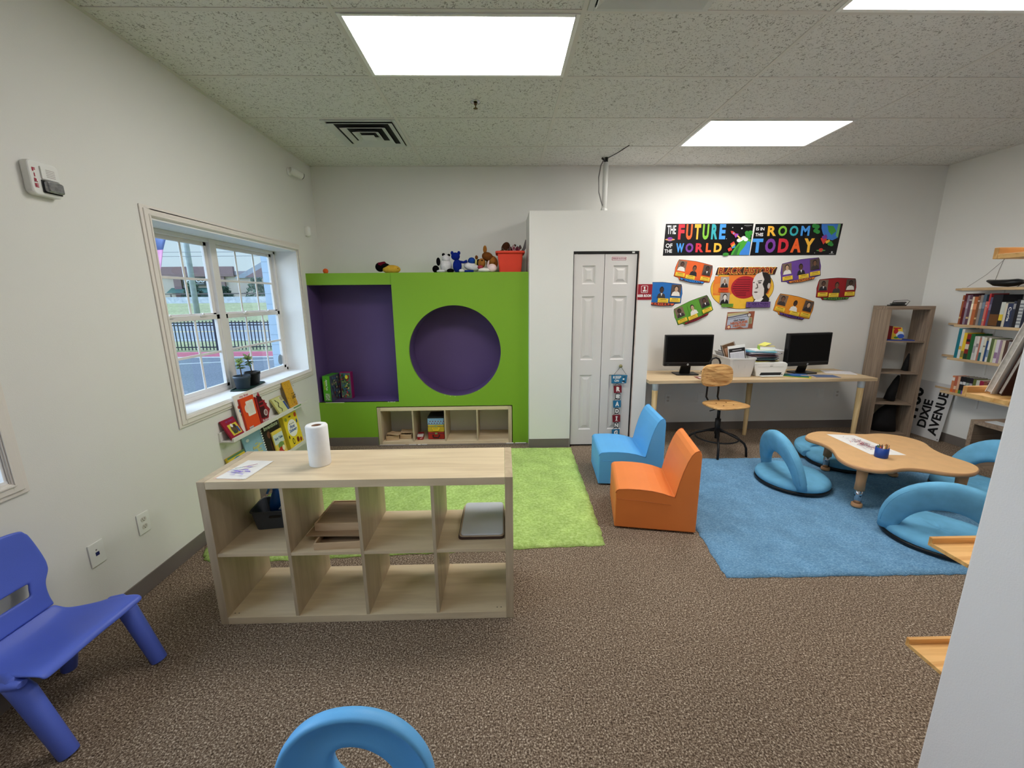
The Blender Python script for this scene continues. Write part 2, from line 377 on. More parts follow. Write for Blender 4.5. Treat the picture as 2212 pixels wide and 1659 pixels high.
# ------------------------------------------------------------------ windows
M_GLASS = bpy.data.materials.new('window_glass'); M_GLASS.use_nodes = True
_n = M_GLASS.node_tree.nodes; _l = M_GLASS.node_tree.links; _n.clear()
_o = _n.new('ShaderNodeOutputMaterial'); _t = _n.new('ShaderNodeBsdfTransparent'); _g = _n.new('ShaderNodeBsdfGlossy'); _x = _n.new('ShaderNodeMixShader')
_t.inputs[0].default_value = (.93, .97, 1, 1); _g.inputs['Roughness'].default_value = .02; _x.inputs[0].default_value = .05
_l.new(_t.outputs[0], _x.inputs[1]); _l.new(_g.outputs[0], _x.inputs[2]); _l.new(_x.outputs[0], _o.inputs[0])
def window(name, y0, y1):
    root = bpy.data.objects.new(name, None); COL.objects.link(root); struct(root)
    b = MB(); T = .062
    for q in range(3):   # stepped casing
        i0 = T-[0, .018, .045][q]; d = [.009, .016, .021][q]; o0 = -[.0, .004, .008][q]
        a0, a1, c0, c1 = y0-i0, y1+i0, WZ0-i0, WZ1+i0; e = -o0 if q else 0
        for bx in ((a0, y0-e, c0, c1), (y1+e, a1, c0, c1), (y0-e, y1+e, c0, WZ0-e), (y0-e, y1+e, WZ1+e, c1)): b.box(XL, XL+d, *bx, M_TRIM)
    b.build('casing', root, bevel=.003)
    b = MB(); xf = XL-.245
    b.box(xf, XL+.004, y0, y1, WZ0, WZ0+.012, M_JAMB); b.box(xf, XL+.002, y0, y1, WZ1-.01, WZ1, M_JAMB)
    b.box(xf, XL+.002, y0, y0+.01, WZ0, WZ1, M_JAMB); b.box(xf, XL+.002, y1-.01, y1, WZ0, WZ1, M_JAMB); b.build('jamb', root)
    M_FR = mat('window_vinyl', rgb(226, 222, 220), .4, .02, 8)
    b = MB(); x0, x1 = XL-.25, XL-.205; yi, yj, zi, zj = y0+.01, y1-.01, WZ0+.012, WZ1-.01; ym = (y0+y1)/2-.04
    b.box(x0, x1, yi, yj, zi, zi+.03, M_FR); b.box(x0, x1, yi, yj, zj-.028, zj, M_FR)
    b.box(x0, x1, yi, yi+.032, zi, zj, M_FR); b.box(x0, x1, yj-.032, yj, zi, zj, M_FR); b.box(x0, x1+.004, ym-.035, ym+.035, zi, zj, M_FR)
    b.build('window_frame', root, bevel=.003)
    zm = 1.475
    for (a, c) in ((yi+.03, ym-.03), (ym+.03, yj-.03)):
        for lowr in (0, 1):
            b = MB(); X0, X1 = (x0+.016, x1-.004) if lowr else (x0+.001, x0+.02); za, zb = (zi+.02, zm+.012) if lowr else (zm-.012, zj-.02); t = .036
            b.box(X0, X1, a, c, za, za+t, M_FR); b.box(X0, X1, a, c, zb-t, zb, M_FR); b.box(X0, X1, a, a+t, za, zb, M_FR); b.box(X0, X1, c-t, c, za, zb, M_FR)
            xc = (X0+X1)/2; zc = (za+zb)/2
            b.box(xc-.004, xc+.004, a+t, c-t, zc-.009, zc+.009, M_FR)
            for k in (1, 2): yy = a+t+(c-a-2*t)*k/3; b.box(xc-.0035, xc+.0035, yy-.009, yy+.009, za+t, zb-t, M_FR)
            if lowr:
                for q in (.33, .75): yy = a+(c-a)*q; b.box(X1, X1+.012, yy-.03, yy+.03, zb-.01, zb+.004, M_FR); b.ball((X1+.008, yy, zb+.008), .009, M_FR, n=6)
            sh = b.build('sash', root, bevel=.002)
            MB().box(xc-.001, xc+.001, a+t-.004, c-t+.004, za+t-.004, zb-t+.004, M_GLASS).build('pane', sh)
    return root
w1 = window('window_1', WY0, WY1); window('window_2', VY0, VY1)
MB().prism([(-.045+.0, 0), (-.03, .045), (0, .06), (.035, .04), (.045, 0), (.03, -.035), (0, -.045), (-.035, -.03)], 0, .0015, mat('frosted_sticker', rgb(150, 160, 168), .6, .1, 20), frame((XL-.228, 4.10, 1.0), (0, 1, 0), (0, 0, 1), (1, 0, 0))).build('sticker', w1)

# ------------------------------------------------------------------ ceiling fixtures
M_LENS = emat('light_lens', (1.0, .975, .945, 1), PANEL_W); M_LENS2 = emat('unseen_light_lens_dim', (1.0, .975, .945, 1), PANEL_W*.22); M_LENS3 = emat('unseen_light_lens', (1.0, .975, .955, 1), PANEL_W*.36)  # last two serve unseen rear panels, dimmed to balance brightness on the walls
def ceiling_light(i, j, label, lens=None):
    x0, y0 = GX0+T4*i, GY0+T2*j; r = thing('ceiling_light', label, 'light', (x0+T4/2, y0+T2/2, HC), group='recessed ceiling light panels')
    hx, hy = T4/2-.013, T2/2-.013; b = MB()
    for a in ((-hx, -hx+.022, -hy, hy), (hx-.022, hx, -hy, hy), (-hx+.022, hx-.022, -hy, -hy+.022), (-hx+.022, hx-.022, hy-.022, hy)): b.box(*a, -.008, -.0002, M_WHITE)
    b.build('frame', r, bevel=.002)
    MB().box(-hx+.022, hx-.022, -hy+.022, hy-.022, -.005, -.001, lens or M_LENS).build('lens', r)
ceiling_light(0, 1, 'bright rectangular ceiling light panel at top centre above the shelf')
ceiling_light(2, 3, 'bright ceiling light panel over the desk and posters, farther away')
ceiling_light(2, 0, 'ceiling light panel cut off by the top right corner of the photo')
for a in ((0, -3, 'ceiling light panel behind the photographer near the windows'), (2, -4, 'ceiling light panel behind the photographer beside the partition')): ceiling_light(*a, M_LENS3 if a[0] == 0 else M_LENS2)
M_VENT = mat('vent_metal', rgb(206, 208, 204), .5, .03, 6); M_DARK = mat('duct_dark', rgb(38, 38, 38), .9, .1, 10)
def vent(x0, y0, label):
    r = thing('ceiling_vent', label, 'vent', (x0+T2/2, y0+T2/2, HC), group='square louvred air diffusers')
    h = T2/2-.013; b = MB()
    for a in ((-h, -h+.03, -h, h), (h-.03, h, -h, h), (-h+.03, h-.03, -h, -h+.03), (-h+.03, h-.03, h-.03, h)): b.box(*a, -.01, -.0003, M_VENT)
    b.build('frame', r, bevel=.002)
    MB().box(-h+.03, h-.03, -h+.03, h-.03, -.0015, -.0005, M_DARK).build('duct_opening', r)
    for q in range(3):
        o_, i_ = h-.035-q*.075, h-.075-q*.075; P = []
        for k in range(4):
            a = R(45+90*k); c, s_ = math.copysign(1, math.cos(a)), math.copysign(1, math.sin(a))
            P.append([(c*o_, s_*o_, -.018-.004*q), (c*(o_-.002), s_*(o_-.002), -.0215-.004*q), (c*i_, s_*i_, -.005), (c*(i_+.002), s_*(i_+.002), -.003)])
        MB().grid(P, M_VENT, cu=True, cv=True, smooth=False).build('louvre', r)
    MB().box(-.055, .055, -.055, .055, -.034, -.030, M_VENT).build('centre_plate', r, bevel=.003)
vent(-1.4156, GY0+T2*3, 'square louvred ceiling vent above the window corner')
vent(GX0+T4, GY0, 'square ceiling vent cut off by the top edge of the photo')
r = thing('sprinkler_head', 'small dark sprinkler head recessed in the middle ceiling tile', 'sprinkler', (-.176, 3.26, HC))
MB().lathe([(.034, -.0002), (.036, -.003), (.024, -.006), (.012, -.004), (.012, -.0002)], M_CHROME).build('escutcheon', r)
MB().lathe([(.012, -.004), (.010, -.02), (.004, -.022), (.004, -.04), (.016, -.042), (.016, -.045), (0, -.046)], mat('brass_dark', rgb(96, 78, 52), .35, .1, 30, metal=.8)).build('nozzle', r)
tag(MB().lathe([(.085, -.0002), (.085, -.004), (.08, -.006), (0, -.006)], M_TEE).build('ceiling_cover', loc=(4.55, 4.22, HC)), 'faint round cover on the ceiling tile near the far right corner', 'cover')

# ------------------------------------------------------------------ closet door, conduit, signs
M_DOOR = mat('door_paint', rgb(214, 210, 206), .5, .015, 3)
dr = struct(bpy.data.objects.new('door_1', None)); COL.objects.link(dr)
def door_leaf(x0, x1, knob):
    b = MB(); y = CY+.018; z0, z1 = .022, 2.008; w_ = x1-x0; pr = [(0, .075, .21), (0, 0, 0)]
    px0, px1 = x0+.085, x1-.085; rowsz = [(.19, .79), (.95, 1.60), (1.72, 1.90)]
    # flat field around the three panels
    zs = [z0]+[q for a in rowsz for q in a]+[z1]
    b.box(x0, px0, y, y+.03, z0, z1, M_DOOR); b.box(px1, x1, y, y+.03, z0, z1, M_DOOR)
    for k in range(0, 8, 2): b.box(px0, px1, y, y+.03, zs[k], zs[k+1], M_DOOR)
    for a, c in rowsz:
        P = []
        for ins, d in ((0, 0), (.012, .011), (.024, .011), (.048, .002)):
            P.append([(px0+ins, y+d, a+ins), (px1-ins, y+d, a+ins), (px1-ins, y+d, c-ins), (px0+ins, y+d, c-ins)])
        b.grid(P, M_DOOR, cv=True, smooth=False); b.add(P[-1], [(0, 1, 2, 3)], M_DOOR)
    o = b.build('door_leaf', dr); return o
l1 = door_leaf(dx0+.008, 1.018, 0); l2 = door_leaf(1.024, dx1-.016, 1)
kb = MB().lathe([(.006, 0), (.006, .014), (.016, .02), (.019, .03), (.014, .04), (0, .043)], mat('knob_brass', rgb(138, 132, 90), .4, .08, 20, metal=.3), M=frame((1.222, CY+.018, .885), (1, 0, 0), (0, 0, 1), (0, -1, 0))).build('knob', l2)
b = MB(); b.box(dx0, dx1, CY+.012, CY+.05, 2.012, 2.035, M_BLACK); b.box(dx0+.03, dx0+.045, CY+.02, CY+.03, 1.995, 2.02, M_WHITE); b.box(dx1-.07, dx1-.045, CY+.008, CY+.02, 2.016, 2.03, M_WHITE); b.build('track', dr)
b = MB(); b.box(dx0-.002, dx0+.006, CY+.001, CY+.05, 0, 2.035, M_BLACK); b.box(dx1-.011, dx1-.003, CY+.012, CY+.05, 0, 2.02, M_BLACK)
b.box(dx1-.003, dx1+.002, CY-.003, CY+.03, 0, 2.03, mat('worn_jamb', rgb(206, 186, 176), .7, .2, 14)); b.build('jamb_gap', dr)
FB = lambda x, z, y=CY: frame((x, y, z), (1, 0, 0), (0, 0, 1), (0, -1, 0))
# sprinkler riser room labels
a = Art(FB(1.163, 1.965, CY+.018)); a.mb.box(-.078, .078, -.022, .022, 0, .001, M_PAPER, a.M)
a.n0 = .001; a.rect(-.073, .073, -.017, .017, (150, 40, 70)); a.rect(-.069, .069, -.013, .013, (226, 214, 214)); a.text('SPRINKLER VALVE ROOM', 0, 0, .014, (140, 30, 60), .03, width=.13)
tag(a.mb.build('door_sign', merge=False), 'small white label with maroon lettering at the top of the closet door', 'sign')
a = Art(FB(1.428, 1.638)); a.mb.prism(rrect(-.078, .078, -.077, .077, .008), 0, .003, C(150, 26, 40, .35), a.M); a.n0 = .003
a.poly(rrect(-.034, .034, -.008, .062, .008), (240, 236, 232)); a.poly(rrect(-.03, .03, -.004, .058, .006), (150, 26, 40))
a.ell(0, .042, .009, .011, (240, 236, 232)); a.poly([(-.004, .034), (.004, .034), (.002, .026), (-.002, .026)], (240, 236, 232))
a.ell(-.008, .012, .010, .009, (240, 236, 232)); a.ell(.012, .012, .011, .009, (240, 236, 232)); a.ell(.012, .012, .004, .004, (150, 26, 40)); a.rect(-.004, .004, .014, .034, (240, 236, 232))
a.text('RISER ROOM', 0, -.038, .024, (244, 240, 236), .04, width=.138)
tag(a.mb.build('riser_sign', merge=False), 'dark red square sign reading riser room beside the closet door', 'sign')
# pipe and cable on top of the closet
r = thing('conduit', 'white vertical pipe with black fittings rising from the closet top to the ceiling', 'pipe', (1.05, 4.45, CH))
MB().tube([(0, 0, .03), (.005, 0, .5)], .026, M_WPLAS, 16).build('pipe', r)
MB().lathe([(.045, 0), (.045, .02), (.034, .035), (.034, .06), (.026, .075)], M_WPLAS, 8, smooth=False).build('base_fitting', r)
b = MB().tube([(.005, 0, .49), (.006, 0, .5455)], .019, M_BPLAS, 10); b.tube([(.005, -.01, .50), (-.035, -.02, .53), (-.045, -.02, .535)], .010, M_BPLAS, 8); b.build('top_fitting', r)
MB().tube([(-.012, -.02, .535), (-.05, -.02, .47), (-.068, -.02, .36), (-.062, -.02, .22), (-.035, -.02, .13), (-.02, -.02, .09)], .006, mat('grey_cable', rgb(120, 118, 116), .6, .05, 20), 8).build('cable', r)
tag(MB().tube([(1.06, 4.44, HC-.012), (1.13, 4.28, HC-.006), (1.18, 4.10, HC-.004)], .0035, M_BLACK, 6).build('ceiling_wire'), 'thin black wire running along the ceiling from the pipe', 'wire')
# hanging KEEP ON READING sign
r = thing('hanging_sign', 'string of wooden letter blocks hanging from the closet door knob', 'sign', (1.21, CY-.012, .75))
MR = frame((0, 0, 0), (1, 0, 0), (0, 0, 1), (0, -1, 0)); WHT = (236, 234, 228)
b = MB(); b.tube([(.012, -.002, .13), (-.055, .0, .045)], .0016, M_BLACK, 6); b.tube([(.012, -.002, .13), (.075, 0, .045)], .0016, M_BLACK, 6); b.build('cord', r)
a = Art(MR); a.mb.prism([(-.083, .044), (.085, .040), (.075, -.046), (-.079, -.046)], 0, .01, C(34, 108, 146), a.M); a.n0 = .01
a.text('KEEP', -.024, .018, .026, WHT, .03, width=.086); a.text('ON', -.026, -.018, .024, WHT, .03, width=.046)
a.ell(.045, .0, .010, .008, WHT, 10); a.ell(.052, .024, .014, .006, (60, 70, 80), 8); a.ell(.04, -.034, .012, .006, (240, 240, 240), 10); a.ell(.046, -.026, .016, .008, (20, 24, 30), 10); a.mb.build('plaque', r, merge=False)
zc = -.096
for k, (ch, c) in enumerate((('R', (120, 26, 36)), ('E', None), ('A', (34, 108, 146)), ('D', None), ('I', (120, 26, 36)), ('N', None), ('G', (34, 108, 146)))):
    h = .088 if c else .064; M2 = TR(-.012+(.004 if k % 2 else 0), zc-h/2+.03, 0); a = Art(MR @ M2)
    if c:
        a.mb.prism([(-.042, .036), (.040, .040), (.043, -.036), (-.036, -.040)], 0, .012, C(*c), a.M); a.mb.tube([(-.03, .04, .004), (-.01, .062, .004), (.03, .045, .004)], .0025, M_BLACK, 6, M=a.M)
        a.n0 = .012; a.text(ch, .002, 0, .045, WHT, .06, width=.04 if ch != 'I' else .012)
        if ch == 'I': a.rect(-.012, .016, .018, .0235, WHT); a.rect(-.012, .016, -.0235, -.018, WHT)
    else:
        a.n0 = .0; a.step = .0012; a.text(ch, .002, 0, .046, (24, 26, 28), .15, width=.052); a.text(ch, .002, 0, .04, WHT, .06, width=.04)
    a.mb.build('letter_block' if c else 'cut_out_letter', r, merge=False); zc -= h+.004

# ------------------------------------------------------------------ wall fittings
FL = lambda y, z, x=XL: frame((x, y, z), (0, 1, 0), (0, 0, 1), (1, 0, 0))
FRW = lambda y, z, x=XR: frame((x, y, z), (0, -1, 0), (0, 0, 1), (-1, 0, 0))
r = thing('fire_alarm', 'white fire alarm strobe with red lettering high on the left wall', 'alarm'); r.matrix_world = FL(1.955, 2.108)
MB().prism(rrect(-.062, .062, -.068, .072, .02), 0, .036, M_WPLAS).build('housing', r, bevel=.008, seg=3)
a = Art(Matrix(), n0=.036)
for k, ch in enumerate('FIRE'): a.text(ch, -.043, .032-k*.021, .014, (160, 30, 60), .05, width=.004 if ch == 'I' else .013)
a.mb.build('lettering', r, merge=False)
b = MB().box(-.018, .052, .002, .052, .036, .042, M_WPLAS)
for k in range(5): b.box(-.0, .036, .012+k*.007, .0145+k*.007, .042, .0428, C(176, 166, 166))
b.build('horn_grille', r, bevel=.002)
b = MB().box(-.018, .052, -.05, -.006, .036, .058, mat('strobe_lens', rgb(150, 150, 152), .08, .3, 60, metal=.6)); b.build('strobe_lens', r, bevel=.008, seg=3)
b = MB().box(-.022, .056, -.054, -.002, .036, .040, M_BPLAS); b.build('lens_surround', r, bevel=.004)
r = thing('security_camera', 'small white security camera with black round lens high in the left corner', 'camera'); r.matrix_world = FL(4.22, 2.77)
MB().lathe([(.035, 0), (.035, .015), (.02, .022)], M_WALL).build('mount', r)
Mx = TR(.01, .005, .04) @ RY(60) @ RX(12)
MB().lathe([(.026, -.03), (.032, 0), (.032, .09), (.028, .094)], M_WALL, M=Mx).build('housing', r)
b = MB().lathe([(.029, .0945), (.029, .099), (.024, .1), (.022, .096), (0, .096)], M_BPLAS, M=Mx); b.lathe([(.014, .0965), (.014, .099), (.012, .099), (.012, .0965)], mat('lens_ring', rgb(70, 70, 74), .3, .05, 10), M=Mx); b.build('lens', r)
r = thing('motion_sensor', 'rounded white motion sensor on the left wall above the window corner', 'sensor'); r.matrix_world = FL(4.45, 2.27)
MB().ball((0, 0, .022), (.03, .052, .03), M_WPLAS, sq=.8).build('housing', r)
MB().box(-.024, .024, -.046, .046, 0, .012, M_WPLAS).build('back_plate', r, bevel=.004)
def outlet(M, label, kind, name='wall_outlet'):
    r = thing(name, label, 'outlet'); r.matrix_world = M
    MB().box(-.037, .037, -.0585, .0585, 0, .006, M_WPLAS).build('cover_plate', r, bevel=.002)
    if kind == 'power':
        for dz in (-.021, .021):
            b = MB().prism([(.0165*math.cos(R(t)), max(-.013, min(.013, .0165*math.sin(R(t))))+dz) for t in range(0, 360, 15)], .006, .0075, mat('socket_face', rgb(206, 202, 194), .4, .02, 9))
            b.box(-.0075, -.0055, dz-.001, dz+.008, .0075, .0078, M_BPLAS); b.box(.0055, .0075, dz-.001, dz+.007, .0075, .0078, M_BPLAS); b.ball((0, dz-.007, .0072), (.003, .003, .001), M_BPLAS, n=6); b.build('socket', r)
    elif kind == 'data':
        MB().box(-.009, .009, -.010, .008, .006, .0068, C(22, 28, 96)).build('jack', r); MB().ball((-.002, .02, .006), (.004, .004, .001), C(120, 110, 110), n=6).build('screw', r)
outlet(FL(2.095, .395), 'white double power outlet low on the left wall', 'power')
outlet(FL(1.828, .388), 'white wall plate with small blue data jack near the blue plastic chair', 'data', 'data_outlet')
outlet(FB(1.965, .39, YB), 'power outlet on the back wall under the left end of the desk', 'power')
outlet(FB(2.36, .40, YB), 'blank wall plate under the desk behind the wooden swivel chair', 'blank', 'wall_plate')
outlet(FB(4.02, .43, YB), 'wall outlet under the right end of the desk', 'power')
outlet(FB(3.82, .44, YB), 'slim outlet plate under the desk right of its middle leg', 'blank', 'wall_plate')

# ------------------------------------------------------------------ rugs
def rug(name, pts, mt, label, th=.016, rnd=.0, seed=1):
    """pile rug: subdivided top with a soft irregular edge"""
    rng = random.Random(seed); P = [Vector(p) for p in pts]; cx = sum((p.x for p in P))/4; cy = sum((p.y for p in P))/4
    nu, nv = 70, 50; rows = []
    for i in range(nu+1):
        row = []
        for j in range(nv+1):
            u, v = i/nu, j/nv
            # squircle-like rounding of the corners
            du, dv = abs(u-.5)*2, abs(v-.5)*2
            if rnd and u < .5 and du > 1-rnd and dv > 1-rnd*1.4:
                a, b_ = (du-1+rnd)/rnd, (dv-1+rnd*1.4)/(rnd*1.4); l = math.hypot(a, b_)
                if l > 1e-6:
                    k = max(a, b_)/l; u = .5+math.copysign((1-rnd+rnd*a*k)/2, u-.5); v = .5+math.copysign((1-rnd*1.4+rnd*1.4*b_*k)/2, v-.5)
            p = P[0]*(1-u)*(1-v)+P[1]*u*(1-v)+P[2]*u*v+P[3]*(1-u)*v
            edge = i in (0, nu) or j in (0, nv); j_ = .006 if edge else .002
            row.append((p.x-cx+rng.uniform(-j_, j_), p.y-cy+rng.uniform(-j_, j_), (th*.35 if edge else th)+rng.uniform(-.002, .002)+(.002*math.sin(u*9+seed)*math.cos(v*7))))
        rows.append(row)
    b = MB().grid(rows, mt)
    border = [rows[i][0] for i in range(nu+1)]+[rows[nu][j] for j in range(1, nv+1)]+[rows[i][nv] for i in range(nu-1, -1, -1)]+[rows[0][j] for j in range(nv-1, 0, -1)]
    b.grid([[p, (p[0], p[1], .0006)] for p in border], mt, cu=True)
    return tag(b.build(name, loc=(cx, cy, 0)), label, 'rug')
rug('green_rug', [(-1.965, 2.27, 0), (.655, 2.385, 0), (.715, 4.16, 0), (-1.965, 4.16, 0)], M_RUGG, 'lime green shag rug in front of the green wall', .020, .16, 2)
rug('blue_rug', [(1.272, 2.045, 0), (3.95, 2.02, 0), (4.03, 3.76, 0), (1.47, 3.80, 0)], M_RUGB, 'blue shag rug under the low clover-shaped table', .016, 0, 5)

# ------------------------------------------------------------------ open cube shelf in the foreground
def cube_shelf(name, label, loc, W_, H_, rows_, mh, mv, depth=.39, cols=4):
    r = thing(name, label, 'shelf', loc); t = .038; d = .016
    for x in (0, W_-t): MB().box(x, x+t, 0, depth, 0, H_, mv).build('side_panel', r, bevel=.0012)
    MB().box(t+.0006, W_-t-.0006, 0, depth, H_-t, H_, mh).build('top_panel', r, bevel=.0012)
    MB().box(t, W_-t, 0, depth, 0, t, mh).build('bottom_panel', r, bevel=.001)
    cw = (W_-2*t-d*(cols-1))/cols
    for k in range(1, cols): x = t+k*cw+(k-1)*d; MB().box(x, x+d, .002, depth-.002, t, H_-t, mv).build('divider', r, bevel=.0008)
    ch = (H_-2*t-d*(rows_-1))/rows_
    for q in range(1, rows_):
        z = t+q*ch+(q-1)*d
        for k in range(cols): x = t+k*(cw+d); MB().box(x, x+cw, .003, depth-.003, z, z+d, mh).build('shelf_board', r, bevel=.0006)
    if name == 'cube_shelf':
        b = MB()
        for x in (.055, .075, W_-.085, W_-.065): b.lathe([(.003, t+.0003), (0, t+.0004)], M_DARK, 8, TR(x, .03, 0))
        b.build('screw_hole', r)
    return r
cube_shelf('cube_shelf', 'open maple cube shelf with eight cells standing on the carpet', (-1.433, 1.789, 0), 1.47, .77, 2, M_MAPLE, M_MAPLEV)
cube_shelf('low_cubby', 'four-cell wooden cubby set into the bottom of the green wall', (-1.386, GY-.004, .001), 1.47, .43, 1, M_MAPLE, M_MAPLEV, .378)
ZT = .7702; ZS = .393
r = thing('paper_towel_roll', 'white paper towel roll standing on the maple cube shelf', 'paper towel', (-.944, 1.985, ZT))
MB().lathe([(.050, 0), (.052, .004), (.052, .203), (.048, .210), (.030, .210), (.0225, .206), (.0225, .03), (.05, .02)], mat('tissue', rgb(240, 240, 240), .9, .02, 30, bump=.2, bscale=120), 40).build('roll', r)
MB().lathe([(.0225, .02), (.0225, .2065), (.0195, .2065), (.0195, .02)], C(120, 84, 60), 28).build('cardboard_core', r)
# drawings on the shelf
r = thing('drawing_sheets', 'sheets of paper with a purple and red crayon drawing on the cube shelf', 'paper', (-1.285, 1.925, ZT))
b = MB()
for k, (a_, dx, dy) in enumerate(((-3, -.008, -.004), (2, .004, 0), (0, 0, 0))): b.box(-.07, .07, -.108, .108, k*.0011, k*.0011+.0008, [C(224, 190, 170), M_PAPER, M_PAPER][k], TR(dx, dy, 0) @ RZ(-6+a_))
b.build('paper', r)
a = Art(RZ(-6), n0=.0034); rg = random.Random(3)
for k in range(26): u, v = rg.gauss(-.005, .02), rg.gauss(-.03, .018); a.poly([(u-.014, v-.002), (u+.012, v-.001+rg.uniform(-.006, .006)), (u+.013, v+.002), (u-.013, v+.001)], (136, 110, 214))
a.poly([(-.02, .0), (.03, .045), (.034, .042), (-.014, -.004)], (150, 50, 80)); a.poly([(-.04, -.02), (-.01, .0), (-.012, .004), (-.044, -.016)], (40, 120, 120)); a.poly([(-.05, -.04), (-.02, -.03), (-.02, -.027), (-.05, -.036)], (40, 120, 130))
for k in range(7): a.rect(-.05+rg.uniform(0, .02), .05, .06+k*.006, .0606+k*.006, (190, 190, 200))
a.mb.build('drawing', r, merge=False)
# grey basket with the blue spray bottle
M_BSK = mat('grey_basket', rgb(70, 74, 80), .6, .04, 20, bump=.3, bscale=300)
r = thing('storage_basket', 'dark grey plastic basket in the upper left cell of the cube shelf', 'basket', (-1.235, 2.09, ZS+.0007), R(8))
def tray(b, a, c, h, mt, t=.003, taper=.9, rad=.02):
    o_, i_ = [], []
    for z, k, q in ((0, taper, 0), (h, 1, 0)): o_.append([(x*k, y*k, z) for x, y in rrect(-a, a, -c, c, rad)])
    o_.append([(x, y, h) for x, y in rrect(-a+t, a-t, -c+t, c-t, rad-t)]); o_.append([(x*taper, y*taper, t) for x, y in rrect(-a+t, a-t, -c+t, c-t, rad-t)])
    b.grid(o_, mt, cv=True, smooth=False); n_ = len(o_[0]); b.add(o_[0], [tuple(range(n_))], mt); b.add(o_[-1], [tuple(range(n_))], mt); return b
tray(MB(), .125, .09, .105, M_BSK, .003, .86, .03).build('body', r)
MB().sweep([(x, y, .105) for x, y in rrect(-.126, .126, -.091, .091, .03)], .005, .004, M_BSK, closed=True, n=8).build('rim', r)
MB().prism(rrect(-.03, .03, -.007, .007, .006), 0, .0015, M_BPLAS, frame((-.0, -.0895, .075), (1, 0, 0), (0, -.14, 1), (0, -1, 0))).build('handle', r)
r = thing('spray_bottle', 'blue spray bottle standing in the grey basket', 'bottle', (-1.262, 2.105, ZS+.0045), R(40)); M_SB = mat('bottle_blue', rgb(28, 88, 170), .25, .03, 10)
MB().lathe([(.036, 0), (.038, .01), (.038, .10), (.030, .135), (.016, .17), (.013, .19)], M_SB).build('bottle_body', r)
b = MB().lathe([(.017, .185), (.017, .205), (.012, .21)], C(70, 130, 210)); b.box(-.045, .02, -.011, .011, .208, .235, C(80, 146, 220)); b.build('spray_head', r, bevel=.005)
MB().sweep([(-.02, 0, .21), (-.03, 0, .19), (-.042, 0, .165)], .006, .004, C(80, 146, 220), (0, 1, 0), 8).build('trigger', r)
b = MB(); rg = random.Random(5)
P = [[(.02+i*.02, -.05+j*.02, .085+rg.uniform(0, .03)) for j in range(5)] for i in range(5)]
tag(b.grid(P, mat('clear_bag', rgb(190, 204, 224), .3, .1, 30)).build('plastic_bag', loc=(-1.218, 2.05, ZS+.016)), 'crumpled clear plastic bag in the grey basket beside the spray bottle', 'bag')
# wooden trays
M_TRAY = wood('tray_wood', rgb(182, 150, 114), rgb(208, 178, 142), 0, 10, 3, .5); M_TRAYD = wood('tray_board', rgb(140, 112, 84), rgb(168, 138, 106), 0, 10, 3, .5)
def wtray(name, label, x0, x1, y0, y1, z0, z1, rz=0, inner=True, grp='wooden trays in the second cell'):
    cx, cy = (x0+x1)/2, (y0+y1)/2; hx, hy = (x1-x0)/2, (y1-y0)/2; h = z1-z0; r = thing(name, label, 'tray', (cx, cy, z0), R(rz), grp); t = .008
    b = MB(); b.box(-hx, hx, -hy, -hy+t, 0, h, M_TRAY); b.box(-hx, hx, hy-t, hy, 0, h, M_TRAY); b.box(-hx, -hx+t, -hy+t, hy-t, 0, h, M_TRAY); b.box(hx-t, hx, -hy+t, hy-t, 0, h, M_TRAY); b.build('sides', r, bevel=.001)
    MB().box(-hx+t, hx-t, -hy+t, hy-t, .0, h-.004 if not inner else .005, M_TRAYD).build('base_board', r)
    return r
wtray('wooden_tray', 'lowest of the three stacked wooden boxes, turned slightly, on the cube shelf', -.945, -.722, 1.812, 2.07, ZS+.0008, ZS+.036, 3)
tag(MB().box(-.135, .135, -.12, .12, 0, .007, M_TRAYD).build('wooden_board', bevel=.001, loc=(-.862, 1.985, ZS+.037), rz=R(-2)), 'thin wooden board between two wooden boxes on the cube shelf', 'board')
r = wtray('wooden_tray', 'topmost wooden box with brown lid on the stack in the cube shelf', -.972, -.735, 1.905, 2.15, ZS+.0448, ZS+.086, 0, False)
tag(MB().box(-.10, .10, -.115, .115, 0, .006, M_MAPLE).build('wooden_board', bevel=.001, loc=(-.93, 1.99, ZS+.0005), rz=R(14)), 'pale board poking out left under the stacked wooden boxes', 'board') if False else None
def lid(label, hx, hy, h, z, c, dx=0):
    b = MB().prism(rrect(-hx, hx, -hy, hy, .02), 0, h, c); return tag(b.build('tray_lid', bevel=.003, loc=(-.124+dx, 2.035, z)), label, 'tray', 'flat trays in the rightmost upper cell')
lid('dark brown tray at the bottom of the stack in the right cell', .118, .165, .012, ZS+.0005, C(74, 54, 44))
lid('beige tray in the middle of the stack in the right cell', .115, .162, .010, ZS+.013, C(196, 176, 152), .002)
lid('light grey flat tray on top of the stack in the right cell', .108, .165, .008, ZS+.0235, mat('grey_lid', rgb(204, 207, 212), .3, .05, 3), .004)

